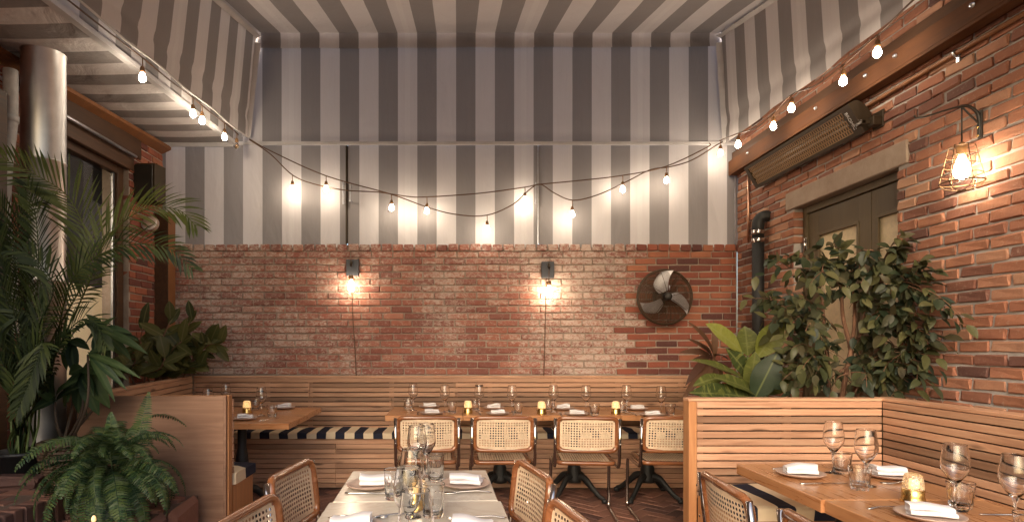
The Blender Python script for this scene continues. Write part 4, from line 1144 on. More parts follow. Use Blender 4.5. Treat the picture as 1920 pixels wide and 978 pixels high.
def make_chair(label, group):
    t = thing('cane_chair', label, 'chair', (0, 0, 0), 0, group)
    hw = 0.232
    path = [(hw, -0.262, 0.79), (hw, -0.232, 0.53), (hw, -0.215, 0.425), (hw, 0.215, 0.425), (hw, 0.235, 0.016), (hw, -0.24, 0.0135)]
    full = path + [(-x, y, z) for x, y, z in path[::-1]]
    MB().tube(fillet(full, 0.055, 6), 0.0125, 10).obj('tube_frame', M['chrome'], t)
    tilt = Matrix.Translation((0, -0.245, 0.672)) @ Matrix.Rotation(R(7), 4, 'X') @ Matrix.Rotation(R(90), 4, 'X')
    def back_pt(x, y, dz=0.0): return tilt @ Vector((x, y, 0.028 * (1 - (x / 0.215) ** 2) - 0.006 + dz))
    ringp = [back_pt(p.x, p.y) for p in rrect(0.425, 0.245, 0.05)]
    MB().tube(ringp, 0.0165, 10, closed=True, up=(0, 1, 0)).obj('back_frame', M['beech'], t)
    cb_ = cane_mesh(0.405, 0.225, 0.0185, None, 0.0, 0.045)
    cb_.v = [tuple(back_pt(x, y)) for x, y, z in cb_.v]
    cb_.obj('back_cane', M['cane'], t)
    sr = [Vector((p.x, p.y + 0.005, 0.453)) for p in rrect(0.43, 0.42, 0.06)]
    sf = MB()
    n = len(sr)
    c0 = Vector((0, 0.005, 0.453))
    vs = []
    for p in sr:
        d_ = (p - c0); d2 = Vector((d_.x, d_.y, 0)).normalized()
        inn = p - d2 * 0.045
        vs += [p + Vector((0, 0, 0.012)), p + Vector((0, 0, -0.016)), inn + Vector((0, 0, -0.016)), inn + Vector((0, 0, 0.012)), p + d2 * .004]
    fs = []
    for i in range(n):
        a, b_ = i * 5, ((i + 1) % n) * 5
        fs += [(a, b_, b_ + 4, a + 4), (a + 4, b_ + 4, b_ + 1, a + 1), (a + 1, b_ + 1, b_ + 2, a + 2), (a + 2, b_ + 2, b_ + 3, a + 3), (a + 3, b_ + 3, b_, a)]
    sf.add(vs, fs, True).obj('seat_frame', M['beech'], t)
    sc_ = cane_mesh(0.36, 0.35, 0.0185, Matrix.Translation((0, 0.005, 0.462)), -0.006, 0.06)
    sc_.obj('seat_cane', M['cane'], t)
    for s_ in (-1, 1):
        for z in (0.605, 0.735):
            y = -0.24 - 0.022 * (z - .53) / .26 - 0.012
            MB().lathe([(0, 0.004), (0.004, 0.003), (0.006, 0)], 8, M=Matrix.Translation((s_ * hw, y - 0.006, z)) @ Matrix.Rotation(R(90), 4, 'X')).obj('bolt', M['steel'], t)
    return t
GC = 'cane backed cantilever chairs'
proto = make_chair('cane chair at the long table, first from the striped cushion gap', GC)
chairs = [((-0.226, 4.56), 1.5, None), ((0.342, 4.56), 0, 'cane chair at the long table, between the first and third cane chairs'), ((0.973, 4.53), -5, 'cane chair at the long table, third of four counted away from the cushion gap'),
          ((1.60, 4.53), -4, 'cane chair at the long table, half hidden by the booth post'),
          ((-0.45, 2.47), -98, 'cane chair at the far marble table, on the plywood screen side'), ((-0.42, 1.84), -98, 'cane chair cut off at the bottom edge, on the plywood screen side'),
          ((0.07, 2.44), 102, 'cane chair at the far marble table, on the booth side'), ((0.11, 1.77), 100, 'cane chair cut off at the bottom edge, on the booth side'),
          ((1.28, 2.24), -93, 'cane chair pulled up to the booth table, in front of the end post'), ((1.31, 1.68), -93, 'cane chair at the booth table whose top just shows at the bottom edge')]
for i, ((x, y), a, lb_) in enumerate(chairs):
    o = proto if i == 0 else copy_tree(proto)
    o.location = (x, y, 0); o.rotation_euler = (0, 0, R(a))
    if lb_: o['label'] = lb_
# ------------------------------------------------------------------ tableware
ZT = 0.75
def wine_glass_mesh():
    o = [(0, 0.0), (0.035, 0.0), (0.036, 0.0015), (0.02, 0.004), (0.007, 0.009), (0.004, 0.02), (0.0035, 0.05), (0.004, 0.078), (0.009, 0.092), (0.024, 0.112), (0.039, 0.137), (0.0425, 0.155), (0.041, 0.18), (0.0365, 0.21), (0.0340, 0.2275), (0.0337, 0.2297)]
    i = [(0.0333, 0.2304), (0.0329, 0.2297), (0.0331, 0.2275), (0.0353, 0.209), (0.0396, 0.18), (0.0411, 0.155), (0.0376, 0.138), (0.023, 0.114), (0.009, 0.0975), (0, 0.095)]
    return MB().lathe(o + i, 28).mesh('wine_glass', M['glass'])
def tumbler_mesh(rb, rt, h, facets=True):
    b = MB()
    n = 20
    prof_o = [(0, 0), (rb * .92, 0), (rb, 0.004), (rb + (rt - rb) * .35, h * .35), (rb + (rt - rb) * .7, h * .7), (rt - .0001, h - .0025), (rt, h - .0006)]
    prof_i = [(rt - .0011, h + .0003), (rt - .0022, h - .0006), (rt - .0023, h - .003), (rb + (rt - rb) * .7 - .003, h * .7), (rb + (rt - rb) * .3 - .0035, h * .3), (rb * .8, 0.012), (0, 0.011)]
    b.lathe(prof_o + prof_i, n)
    if facets:
        for q, (x, y, z) in enumerate(b.v):
            r = math.hypot(x, y)
            if 0.003 < z < h * .72 and r > rb * .9 and q < 1 + 5 * n:
                k = round(math.atan2(y, x) / (2 * math.pi / n))
                f = 1.0 if k % 2 else 0.955
                b.v[q] = (x * f, y * f, z)
        b.sm = [False if i < 4 * n else s_ for i, s_ in enumerate(b.sm)]
    return b.mesh('tumbler', M['glass'])
def plate_mesh():
    return MB().lathe([(0, 0), (0.055, 0), (0.06, 0.003), (0.085, 0.006), (0.097, 0.014), (0.099, 0.0165), (0.096, 0.0185), (0.083, 0.0115), (0.06, 0.009), (0, 0.008)], 40).mesh('plate', M['porcelain'])
def napkin_mesh(seed, w=0.125, d=0.075, roll=False):
    rg_ = random.Random(seed)
    ph_ = [rg_.uniform(0, 6) for _ in range(6)]
    b = MB()
    lay_ = 2
    hh = 0.016 if not roll else 0.013
    for q in range(lay_):
        sx, sy = w / 2 * (1 - 0.03 * q) , d / 2 * (1 - 0.07 * q)
        ox, oy = rg_.uniform(-.004, .004), 0.004 * q + rg_.uniform(-.002, .002)
        z0 = q * hh * 1.05
        ring = 16
        def fn(u, v, sx=sx, sy=sy, ox=ox, oy=oy, z0=z0, q=q):
            a = 2 * math.pi * v
            e = 0.6
            cy_ = math.copysign(abs(math.cos(a)) ** e, math.cos(a)); cz_ = math.copysign(abs(math.sin(a)) ** 0.8, math.sin(a))
            x = (u * 2 - 1) * sx
            wob = 0.003 * math.sin(x * 55 + ph_[0] + q) + 0.004 * math.sin(x * 28 + ph_[1]) * (1 if cz_ > 0 else 0.2)
            end = 1 - 0.12 * abs(u * 2 - 1) ** 6
            return (x + ox + 0.004 * math.sin(cy_ * 3 + ph_[2]), cy_ * sy * end + oy + 0.004 * math.sin(x * 30 + ph_[3]), z0 + hh / 2 + cz_ * hh * 0.58 * (1.0 if q < lay_ - 1 else 1.35) + (wob if (q == lay_ - 1) else 0.3 * wob) + 0.006 * math.sin(x * 22 + ph_[4]) * (q / lay_) + 0.0035)
        b.grid(fn, 18, ring)
        b.add([fn(0, k / ring) for k in range(ring)], [tuple(range(ring))]); b.add([fn(1, k / ring) for k in range(ring)], [tuple(range(ring))[::-1]])
    return b.mesh('napkin', M['linen'])
def flatware(kind):
    b = MB()
    if kind == 'knife':
        st = [(0, .004, .004), (.02, .0065, .004), (.08, .0055, .004), (.10, .005, .004), (.105, .008, .0012), (.17, .0095, .001), (.205, .006, .0008), (.215, .001, .0006)]
    elif kind == 'spoon':
        st = [(0, .004, .002), (.01, .008, .002), (.05, .005, .002), (.12, .003, .003), (.135, .008, .002), (.155, .017, .0015), (.175, .018, .001), (.195, .01, .0008), (.2, .002, .0006)]
    else:
        st = [(0, .004, .002), (.01, .008, .002), (.05, .005, .002), (.12, .003, .003), (.135, .007, .002), (.15, .011, .0016), (.165, .0115, .0013)]
    vs, fs = [], []
    for (y, w, h) in st:
        arch = 0.008 * math.sin(min(1, y / 0.14) * math.pi) if kind != 'knife' else 0.0
        dip = -0.004 * math.sin(max(0, (y - .135) / .065) * math.pi) if kind == 'spoon' else 0
        z = 0.0025 + arch
        vs += [(-w, y, z), (0, y, z + h + dip * 0.6), (w, y, z), (0, y, z - h * .6 + dip * .6)]
    for i in range(len(st) - 1):
        for k in range(4): fs.append((i * 4 + k, i * 4 + (k + 1) % 4, (i + 1) * 4 + (k + 1) % 4, (i + 1) * 4 + k))
    fs += [(3, 2, 1, 0), tuple((len(st) - 1) * 4 + k for k in range(4))]
    b.add(vs, fs, True)
    if kind == 'fork':
        for k in range(4):
            x = -0.0095 + k * 0.0063
            b.tube([(x, .163, .0035), (x * 1.02, .185, .0025), (x, .2, .005)], [.0019, .0017, .001], 5)
    return b.mesh(kind, M['steel'])
WG, TB, TBH, PL = wine_glass_mesh(), tumbler_mesh(0.033, 0.0425, 0.092), tumbler_mesh(0.032, 0.0375, 0.112), plate_mesh()
NP = [napkin_mesh(s_) for s_ in range(5)]
NR = [napkin_mesh(20 + s_, 0.115, 0.055, True) for s_ in range(4)]
KN, SPN, FK = flatware('knife'), flatware('spoon'), flatware('fork')
def put(name, me, pos, label, cat, group, rz=0.0):
    o = mesh_obj(name, me, None, Matrix.Translation(Vector(pos) + Vector((0, 0, 0.0009))) @ Matrix.Rotation(R(rz), 4, 'Z'))
    return tag(o, label, cat, group)
def lamp_proto(label):
    t = thing('candle_lamp', label, 'table lamp', (0, 0, 0), 0, 'brass candle lamps on the tables')
    MB().lathe([(0, 0), (0.040, 0), (0.041, 0.003), (0.0375, 0.010), (0.0355, 0.02), (0.0355, 0.044), (0.033, 0.046), (0, 0.046)], 32).obj('base', M['brass'], t)
    b = MB()
    n, rows = 22, 7
    vs, fs = [], []
    for j in range(rows + 1):
        v = j / rows
        z = 0.046 + 0.052 * v
        r = 0.0335 - 0.006 * v ** 1.5
        for k in range(n):
            a = 2 * math.pi * (k + 0.5 * (j % 2)) / n
            rr = r * (1.035 if (k + j) % 2 == 0 else 0.965)
            vs.append((rr * math.cos(a), rr * math.sin(a), z))
    for j in range(rows):
        for k in range(n):
            a0, a1, b0, b1 = j * n + k, j * n + (k + 1) % n, (j + 1) * n + k, (j + 1) * n + (k + 1) % n
            fs += ([(a0, a1, b0), (a1, b1, b0)] if j % 2 == 0 else [(a0, b1, b0), (a0, a1, b1)])
    top = len(vs); vs.append((0, 0, 0.104)); mid = len(vs)
    for k in range(n):
        a = 2 * math.pi * k / n
        vs.append((0.018 * math.cos(a), 0.018 * math.sin(a), 0.1035))
    for k in range(n):
        fs += [(rows * n + k, rows * n + (k + 1) % n, mid + (k + 1) % n, mid + k), (mid + k, mid + (k + 1) % n, top)]
    b.add(vs, fs, False)
    b.obj('cut_glass_shade', M['shade_lit'], t)
    MB().lathe([(0, 0.048), (0.012, 0.048), (0.012, 0.07), (0.008, 0.082), (0, 0.084)], 12).obj('glowing_core', M['candle'], t)
    return t
GW, GT, GP, GN, GK = 'wine glasses on the tables', 'water glasses on the tables', 'stoneware plates', 'folded white napkins', 'cutlery on the tables'
LP = lamp_proto('brass candle lamp on the orange corner table beside a folded napkin')
lamps = [(463, 773.7, None), (877.5, 773.6, 'brass candle lamp on the long table between the first and second cane chairs'), (1015.5, 775, 'brass candle lamp on the long table between the second and third cane chairs'),
         (1154.5, 775, 'brass candle lamp on the long table nearest the booth'), (1712, 939.5, 'brass candle lamp with a dim faceted shade on the booth table'), (782, 953, 'brass candle lamp hidden among the glasses on the marble table')]
for i, (px, py, lb_) in enumerate(lamps):
    o = LP if i == 0 else copy_tree(LP)
    o.location = T(px, py, ZT) + Vector((0, 0, 0.0009))
    if lb_: o['label'] = lb_
    if i >= 4:
        core = [k for k in KIDS[o] if k.name.startswith('cut_glass_shade')][0]
        core.data = core.data.copy(); core.data.materials.clear(); core.data.materials.append(M['shade_dim'])
cz = lambda px, py: T(px, py, ZT)
wines = [(774.7, 768.5, 'wine glass nearest the free end of the long table'), (834, 771.5, 'wine glass on the long table behind the first cane chair, before the gold lamp'), (898.6, 770.7, 'wine glass just behind the first gold lamp of the long table'),
         (960, 773, 'wine glass on the long table above the second cane chair, midway between two gold lamps'), (1037.8, 771.7, 'wine glass just past the middle gold lamp of the long table'), (1098.7, 773.3, 'wine glass on the long table above the third cane chair'),
         (1174.7, 772.5, 'wine glass just past the gold lamp nearest the booth'), (1239.5, 776, 'wine glass at the booth end of the long table'),
         (490, 779, 'wine glass on the orange corner table beside the glowing lamp'), (1563, 886, 'wine glass farthest back on the booth table'), (1624, 910, 'wine glass on the booth table behind the tumbler and before the dim lamp'),
         (1791, 955, 'wine glass on the booth table past the dim lamp')]
for px, py, lb_ in wines: put('wine_glass', WG, cz(px, py), lb_, 'wine glass', GW)
for pos, lb_ in (((-1.97, 4.64, ZT), 'wine glass whose rim just clears the plywood screen'), ((-2.05, 5.2, ZT), 'wine glass showing half its bowl above the plywood screen'), ((1.77, 1.86, ZT), 'wine glass cut by the picture edge on the booth table'),
                 ((-0.172, 2.517, ZT), 'tallest looking wine glass at the back of the marble table'), ((-0.135, 2.585, ZT), 'wine glass overlapped by the one at the back of the marble table'), ((-0.151, 1.964, ZT), 'wine glass in the middle of the marble table line'),
                 ((-0.139, 1.667, ZT), 'large wine glass in the marble table line beside the tumblers'), ((-0.099, 1.407, ZT), 'nearest wine glass of the marble table line, cut by the bottom edge')):
    put('wine_glass', WG, pos, lb_, 'wine glass', GW)
tumb = [(765, 766.4, TB, 'water glass nearest the free end of the long table'), (847.6, 774, TB, 'water glass before the first gold lamp of the long table'), (890.5, 768.5, TB, 'water glass half hidden by the first gold lamp of the long table'),
        (971.6, 775.8, TB, 'water glass on the long table above the second cane chair'), (1028, 769, TB, 'water glass half hidden by the middle gold lamp'), (1115, 777.5, TB, 'water glass on the long table above the third cane chair'),
        (1166, 771.7, TB, 'water glass half hidden by the gold lamp nearest the booth'), (1256.7, 777.5, TB, 'water glass at the booth end of the long table'), (510, 780.6, TB, 'water glass on the orange corner table beside the wine glass'),
        (479, 767.5, TB, 'water glass behind the lamp on the orange corner table'), (1612, 917, TB, 'water glass in front of the wine glasses on the booth table'), (1578, 886, TB, 'water glass farthest back on the booth table'),
        (1801, 951.5, TB, 'water glass behind the large wine glass past the dim lamp'), (816.5, 901.5, TBH, 'tall water glass standing clear at the back of the marble table'), (814, 968, TBH, 'tall water glass on the near marble table beside the glass line')]
for px, py, me, lb_ in tumb: put('water_glass', me, cz(px, py), lb_, 'water glass', GT, px * 7 % 30)
put('water_glass', TBH, (-0.238, 2.2, ZT), 'tall water glass beside the napkin plate on the plywood screen side', 'water glass', GT)
put('water_glass', TB, (1.655, 1.69, ZT), 'water glass cut by the picture corner on the booth table', 'water glass', GT)
# plates with their napkins
plates = [(805, 763.4, 'behind the first cane chair, far row', 'R0', 2), (809, 775.8, 'behind the first cane chair, near row', 'R1', 8), (926, 766, 'behind the second cane chair, far row', 'R2', -10), (933, 776.6, 'behind the second cane chair, near row', 'R3', 5),
          (1056, 766.7, 'behind the third cane chair, far row', 'R2', -6), (1081, 777.5, 'behind the third cane chair, near row', 'R1', -6), (1194, 767.5, 'at the booth end, far row', 'R0', -3), (1223, 779, 'at the booth end, near row', 'R3', -5)]
def place_setting(pos, where, kind, rz, on, s_=1.0, nm=(0, 0.0)):
    put('plate', PL, pos, 'stoneware plate ' + on + ' ' + where, 'plate', GP)
    me = NR[int(kind[1])] if kind[0] == 'R' else NP[int(kind[1])]
    put('napkin', me, (pos[0] + nm[0], pos[1] + nm[1], ZT + .0085), 'white napkin on the plate ' + on + ' ' + where, 'napkin', GN, rz)
for px, py, wh, kd, rz in plates: place_setting(cz(px, py), wh, kd, rz, 'on the long table')
place_setting(cz(459, 786), 'in front of the lamp', 'R1', 3, 'on the orange corner table')
place_setting(cz(532.5, 765.6), 'at the banquette side', 'R2', 4, 'on the orange corner table')
place_setting(Vector((-0.352, 2.385, ZT)), 'on the plywood screen side', 'P0', 4, 'of the far marble table', nm=(0.02, 0.0))
place_setting(Vector((0.034, 2.40, ZT)), 'on the booth side', 'P1', -12, 'of the far marble table')
place_setting(Vector((-0.33, 1.83, ZT)), 'on the plywood screen side', 'P2', 3, 'of the near marble table')
place_setting(Vector((0.05, 1.80, ZT)), 'on the booth side', 'P3', -4, 'of the near marble table')
place_setting(Vector((1.515, 2.589, ZT)), 'beside the far chair', 'P4', -14, 'of the booth table')
place_setting(Vector((1.885, 2.56, ZT)), 'behind the dim lamp', 'P0', -8, 'of the booth table')
place_setting(Vector((1.575, 1.955, ZT)), 'nearest the camera', 'P1', -24, 'of the booth table')
place_setting(Vector((1.90, 1.68, ZT)), 'in the picture corner', 'P2', -10, 'of the booth table')
def flat(me, pos, rz, lb_): put(lb_.split()[0] if lb_.split()[0] in ('knife', 'fork', 'spoon') else 'knife', me, pos, lb_, lb_.split()[0], GK, rz)
flat(KN, (-0.435, 2.275, ZT), -88, 'knife on the far marble table in front of the napkin plate, plywood side')
flat(SPN, (0.135, 2.292, ZT), 92, 'spoon on the far marble table in front of the napkin plate, booth side')
flat(FK, (0.125, 2.53, ZT), 95, 'fork behind the plate on the booth side of the far marble table')
flat(FK, (-0.44, 2.50, ZT), -92, 'fork behind the plate on the plywood side of the far marble table')
flat(FK, (-0.43, 1.955, ZT), -88, 'fork behind the plate on the plywood side of the near marble table')
flat(SPN, (-0.30, 1.93, ZT), -60, 'spoon lying slanted on the near marble table beside the glasses')
flat(FK, (0.165, 1.955, ZT), 92, 'fork behind the plate on the booth side of the near marble table')
flat(KN, (1.42, 2.43, ZT), -86, 'knife on the booth table before the first napkin plate')
flat(FK, (1.46, 2.72, ZT), -88, 'fork behind the first napkin plate on the booth table')
flat(FK, (1.44, 2.06, ZT), -84, 'fork behind the nearest napkin plate on the booth table')
flat(KN, (1.99, 1.99, ZT), 88, 'knife on the booth table past the dim lamp')
flat(SPN, (1.97, 2.44, ZT), 86, 'spoon on the booth table behind the dim lamp')
flat(KN, T(487, 789, ZT), -25, 'knife beside the napkin plate on the orange corner table')
flat(FK, T(783, 777, ZT), 2, 'fork on the long table before the first plate')
flat(KN, T(834, 777, ZT), 4, 'knife on the long table after the first plate')
flat(FK, T(901, 778, ZT), 2, 'fork on the long table before the second plate')
flat(KN, T(963, 778.5, ZT), -4, 'knife on the long table after the second plate')
flat(FK, T(1053, 779, ZT), -6, 'fork on the long table before the third plate')
flat(KN, T(1112, 780, ZT), 3, 'knife on the long table after the third plate')
flat(FK, T(1194, 780, ZT), -6, 'fork on the long table before the last plate')
flat(KN, T(1258, 781, ZT), 5, 'knife on the long table after the last plate')
# ------------------------------------------------------------------ brick ledges for the pots
led = thing('brick_ledge', 'dark raised brick ledge with pots beside the plywood screen', 'ledge', (-2.05, 3.0, 0))
MB().box(-1.1, -0.02, -1.4, 0.5, 0, 0.557).obj('mortar', M['grout'], led)
kv = {0: brick_variants(0.192, 0.09, 0.05, M['paver'], 6, 0.005, 0.003, 51), 1: brick_variants(0.057, 0.19, 0.09, M['paver'], 6, 0.006, 0.003, 52)}
Mtop = Matrix.Translation((0, 0, 0.562)) @ Matrix.Rotation(R(-90), 4, 'X')    # local y down, local z -> +Y
it = []
for j in range(19):
    for i in range(5):
        it.append((-0.21 - 0.2 * i - (0.1 if j % 2 else 0), -1.35 + 0.1 * j, 1, 1, 0, rg.uniform(-.002, .003), rg.uniform(-.02, .02)))
Mside = Matrix.Rotation(R(90), 4, 'Z')
for j in range(27):
    it.append((-1.38 + 0.069 * j, 0.468, 1, 1, 1, 0.02 + rg.uniform(-.003, .004), rg.uniform(-.02, .02)))
def lay2(owner, its):
    for (u, w, su, sw, k, pr, tl) in its:
        mm_ = Mtop if k == 0 else Mside
        mesh_obj('brick', kv[k][rg.randrange(6)][1], owner, mm_ @ Matrix.Translation((u, -pr, w)) @ Matrix.Rotation(tl, 4, 'Y'))
lay2(led, it)
it = [(-1.28 + 0.2 * (j % 9) + (0.1 if j // 9 % 2 else 0), 0.335 - 0.069 * (j // 9), 1, 1, 2, 0.003, 0) for j in range(18)]
kv[2] = brick_variants(0.189, 0.057, 0.05, M['paver'], 6, 0.005, 0.003, 53)
lay2(led, it)
le2 = thing('brick_ledge', 'lower brick ledge under the fern with a rough broken end', 'ledge', (-1.78, 3.1, 0))
MB().box(-0.25, 0.235, -0.5, 0.40, 0, 0.43).obj('mortar', M['grout'], le2)
Mtop2 = Matrix.Translation((0, 0, 0.452)) @ Matrix.Rotation(R(-90), 4, 'X')
for j in range(8):
    for i in range(2):
        mesh_obj('brick', kv[0][rg.randrange(6)][1], le2, Mtop2 @ Matrix.Translation((-0.135 + 0.2 * i + (0.04 if j % 2 else -.01), 0, -0.44 + 0.1 * j)))
rgs = random.Random(6)
st = MB().box(-0.02, 0.05, -0.17, 0.17, -0.19, 0.19, 0.03)
st.v = [(x + rgs.uniform(-.012, .012), y + rgs.uniform(-.02, .02), z + rgs.uniform(-.02, .02)) for x, y, z in st.v]
for (y, z) in ((-0.2, 0.255), (0.17, 0.25)): st.obj('rough_stone', M['paver'], le2, Matrix.Translation((0.24, y, z)))
o = MB()
lb_ = brick_variants(0.23, 0.06, 0.1, M['paver'], 1, 0.012, 0.006, 77)[0][1]
tag(mesh_obj('loose_brick', lb_, None, Matrix.Translation((-2.36, 3.12, 0.595)) @ Matrix.Rotation(R(4), 4, 'Z')), 'single weathered loose brick lying on the ledge in front of the black pot', 'brick')
# ------------------------------------------------------------------ plants
def leaf_geo(L, Wd, n=6, fold=0.25, droop=0.3, wave=0.0, peak=0.42, twist=0.0, seed=0):
    """leaf along +Y from its base, upper side +Z"""
    rg_ = random.Random(seed)
    b = MB()
    vs = []
    p1 = rg_.uniform(0, 6)
    for i in range(n + 1):
        t = i / n
        w = Wd / 2 * (math.sin(math.pi * t ** (math.log(0.5) / math.log(peak))) ** 0.85 if 0 < t < 1 else 0.0) + 0.0008
        y = L * (t - 0.12 * droop * t * t)
        z = -droop * L * t * t * 0.5
        for s_ in (-1, 0, 1):
            x = s_ * w
            zz = z + abs(s_) * (w * fold) + s_ * wave * w * math.sin(t * 14 + p1) + (twist * t) * x
            vs.append((x, y, zz))
    fs = []
    for i in range(n):
        a = i * 3
        fs += [(a, a + 1, a + 4, a + 3), (a + 1, a + 2, a + 5, a + 4)]
    return b.add(vs, fs, True)
CAMP = Vector((0, 0, H))
def leaf_at(owner, name, mat, base, tip, width, face=0.75, droop=0.3, fold=0.22, wave=0.05, rg_=random, peak=0.42, n=7):
    """one leaf from base to tip (thing-local points); the blade turns `face` of the way from the sky to the viewer"""
    base, tip = Vector(base), Vector(tip)
    d_ = tip - base
    L = d_.length
    me = leaf_geo(L * 1.05, width, n, fold, droop, wave, peak, rg_.uniform(-.2, .2), rg_.randrange(999)).mesh('leaf', mat)
    up = Vector((rg_.uniform(-.3, .3), -face, 1 - face + 0.15))
    return mesh_obj(name, me, owner, dirM(base, d_ + up.normalized() * L * 0.25 * droop, up))
def frond(owner, pts, t0, L, mat, n=42, wid=0.013, face=0.8, droop=0.5, seed=0, rad=0.006, prof=None):
    rg_ = random.Random(seed)
    path = smoothpath(pts, 8)
    m = len(path)
    cum = [0.0]
    for a, b_ in zip(path, path[1:]): cum.append(cum[-1] + (b_ - a).length)
    tot = cum[-1]
    def at(t):
        s_ = t * tot
        for i in range(m - 1):
            if cum[i + 1] >= s_ or i == m - 2:
                f = (s_ - cum[i]) / max(1e-6, cum[i + 1] - cum[i])
                return path[i].lerp(path[i + 1], min(1, max(0, f))), (path[i + 1] - path[i]).normalized()
    b = MB()
    b.tube(path, [rad * (1 - 0.75 * c / tot) for c in cum], 5)
    nrm_ = Vector((rg_.uniform(-.25, .25), -face, 1 - face + rg_.uniform(0, .2))).normalized()
    for i in range(n):
        u = (i + 0.5) / n
        t = t0 + (1 - t0) * u
        p, tg = at(min(0.995, t))
        sd = tg.cross(nrm_).normalized()
        ln = L * (math.sin(math.pi * (0.12 + 0.80 * u)) ** 0.7)
        for s_ in (-1, 1):
            ang = 0.55 + 0.35 * (1 - u) + rg_.uniform(-.06, .06)
            d_ = (tg * math.cos(ang) + sd * s_ * math.sin(ang) + nrm_ * rg_.uniform(0.0, 0.25)).normalized()
            q = p.copy()
            vs, fs = [], []
            k = 5
            l_ = ln * rg_.uniform(.9, 1.08)
            wd = wid * rg_.uniform(.85, 1.15)
            for j in range(k):
                f = j / (k - 1)
                w = wd * (0.35 + 1.3 * f if f < 0.5 else 1.0 * (1 - ((f - 0.5) / 0.5) ** 1.6)) * 0.5
                wv = d_.cross(nrm_).normalized() * w
                vs += [q - wv, q + wv + nrm_ * w * 0.5]
                q = q + d_ * (l_ / (k - 1))
                d_ = (d_ + Vector((0, 0, -droop * 0.22))).normalized()
            for j in range(k - 1): fs.append((2 * j, 2 * j + 1, 2 * j + 3, 2 * j + 2))
            b.add(vs, fs, False)
    return b.obj('frond', mat, owner)
def pot(owner, r0, r1, h, mat, name='pot', rim=0.01, z0=0.0):
    MB().lathe([(0, z0), (r0, z0), (r1, z0 + h - rim * 2), (r1 + rim, z0 + h - rim * 2), (r1 + rim, z0 + h), (r1 - .006, z0 + h), (r1 - .01, z0 + h - .03), (0, z0 + h - .03)], 28).obj(name, mat, owner)
    MB().lathe([(0, z0 + h - .022), (r1 - .012, z0 + h - .026)], 20).obj('soil', M['soil'], owner)
# palm
pb = Vector((-2.45, 3.30, 0.565))
palm = thing('palm_plant', 'tall feathery palm in a black pot on the ledge before the metal duct', 'plant', tuple(pb))
pot(palm, 0.10, 0.125, 0.17, M['pot_black'])
lp_ = lambda px, py, Y: P(px, py, Y) - pb
rgp = random.Random(12)
ps = lambda: Vector((rgp.uniform(-.05, .05), rgp.uniform(-.05, .05), 0.14))
FR = [  # stem points (px, py, depth), fraction where leaflets start, leaflet length
    ([(98, 680, 3.3), (160, 545, 3.2), (198, 452, 3.15), (262, 396, 3.1), (330, 392, 3.1), (368, 424, 3.1)], 0.50, 0.235, 0.7),
    ([(92, 700, 3.25), (120, 570, 3.1), (150, 505, 3.05), (225, 462, 3.0), (310, 463, 3.0), (362, 505, 3.0)], 0.42, 0.185, 0.7),
    ([(88, 660, 3.35), (160, 520, 3.3), (165, 450, 3.25), (130, 372, 3.2), (75, 332, 3.2), (4, 296, 3.2)], 0.44, 0.27, 0.25),
    ([(60, 640, 3.2), (70, 540, 3.1), (72, 470, 3.1), (66, 400, 3.1), (50, 345, 3.1)], 0.40, 0.2, 0.5),
    ([(45, 720, 3.1), (30, 620, 3.0), (5, 545, 2.95), (-30, 490, 2.95), (-60, 470, 2.95)], 0.40, 0.2, 0.4),
    ([(40, 700, 3.25), (20, 560, 3.2), (-10, 450, 3.2), (-50, 400, 3.2)], 0.4, 0.22, 0.5),
    ([(55, 720, 3.1), (70, 620, 3.0), (100, 540, 2.95), (60, 480, 2.95), (20, 470, 2.95)], 0.45, 0.17, 0.7),
    ([(70, 740, 3.15), (85, 660, 3.05), (60, 590, 3.0), (20, 600, 3.0), (-10, 640, 3.0)], 0.4, 0.18, 0.6),
    ([(85, 730, 3.1), (110, 650, 3.0), (150, 600, 2.95), (180, 610, 2.95), (200, 650, 2.95)], 0.45, 0.14, 0.6),
    ([(30, 740, 3.0), (5, 680, 2.9), (-20, 640, 2.9), (-50, 640, 2.9)], 0.35, 0.16, 0.6),
    ([(60, 700, 3.35), (50, 560, 3.35), (30, 450, 3.35), (50, 390, 3.35), (100, 370, 3.35)], 0.5, 0.18, 0.6),
    ([(20, 760, 2.95), (40, 690, 2.9), (80, 640, 2.88), (60, 700, 2.85), (30, 780, 2.85)], 0.45, 0.15, 0.8),
    ([(35, 735, 3.25), (15, 650, 3.25), (30, 520, 3.25), (20, 430, 3.25), (-15, 370, 3.25)], 0.5, 0.2, 0.5),
    ([(40, 750, 3.05), (40, 700, 3.0), (10, 660, 2.95), (-15, 700, 2.95), (-30, 760, 2.95)], 0.4, 0.16, 0.8),
]
for i, (st_, t0, L, dr) in enumerate(FR):
    b0 = ps()
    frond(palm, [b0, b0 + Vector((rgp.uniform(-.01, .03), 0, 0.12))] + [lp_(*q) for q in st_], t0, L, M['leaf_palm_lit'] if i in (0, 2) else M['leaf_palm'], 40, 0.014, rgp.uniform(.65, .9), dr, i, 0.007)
sb_ = MB()
for i in range(8):
    b0 = ps(); sb_.tube(smoothpath([b0, b0 + Vector((rgp.uniform(-.03, .06), 0, .25)), b0 + Vector((rgp.uniform(-.08, .16), rgp.uniform(-.05, .05), .8))], 4), [0.006] * 5 + [0.005] * 4, 5)
sb_.obj('stems', M['stem'], palm)
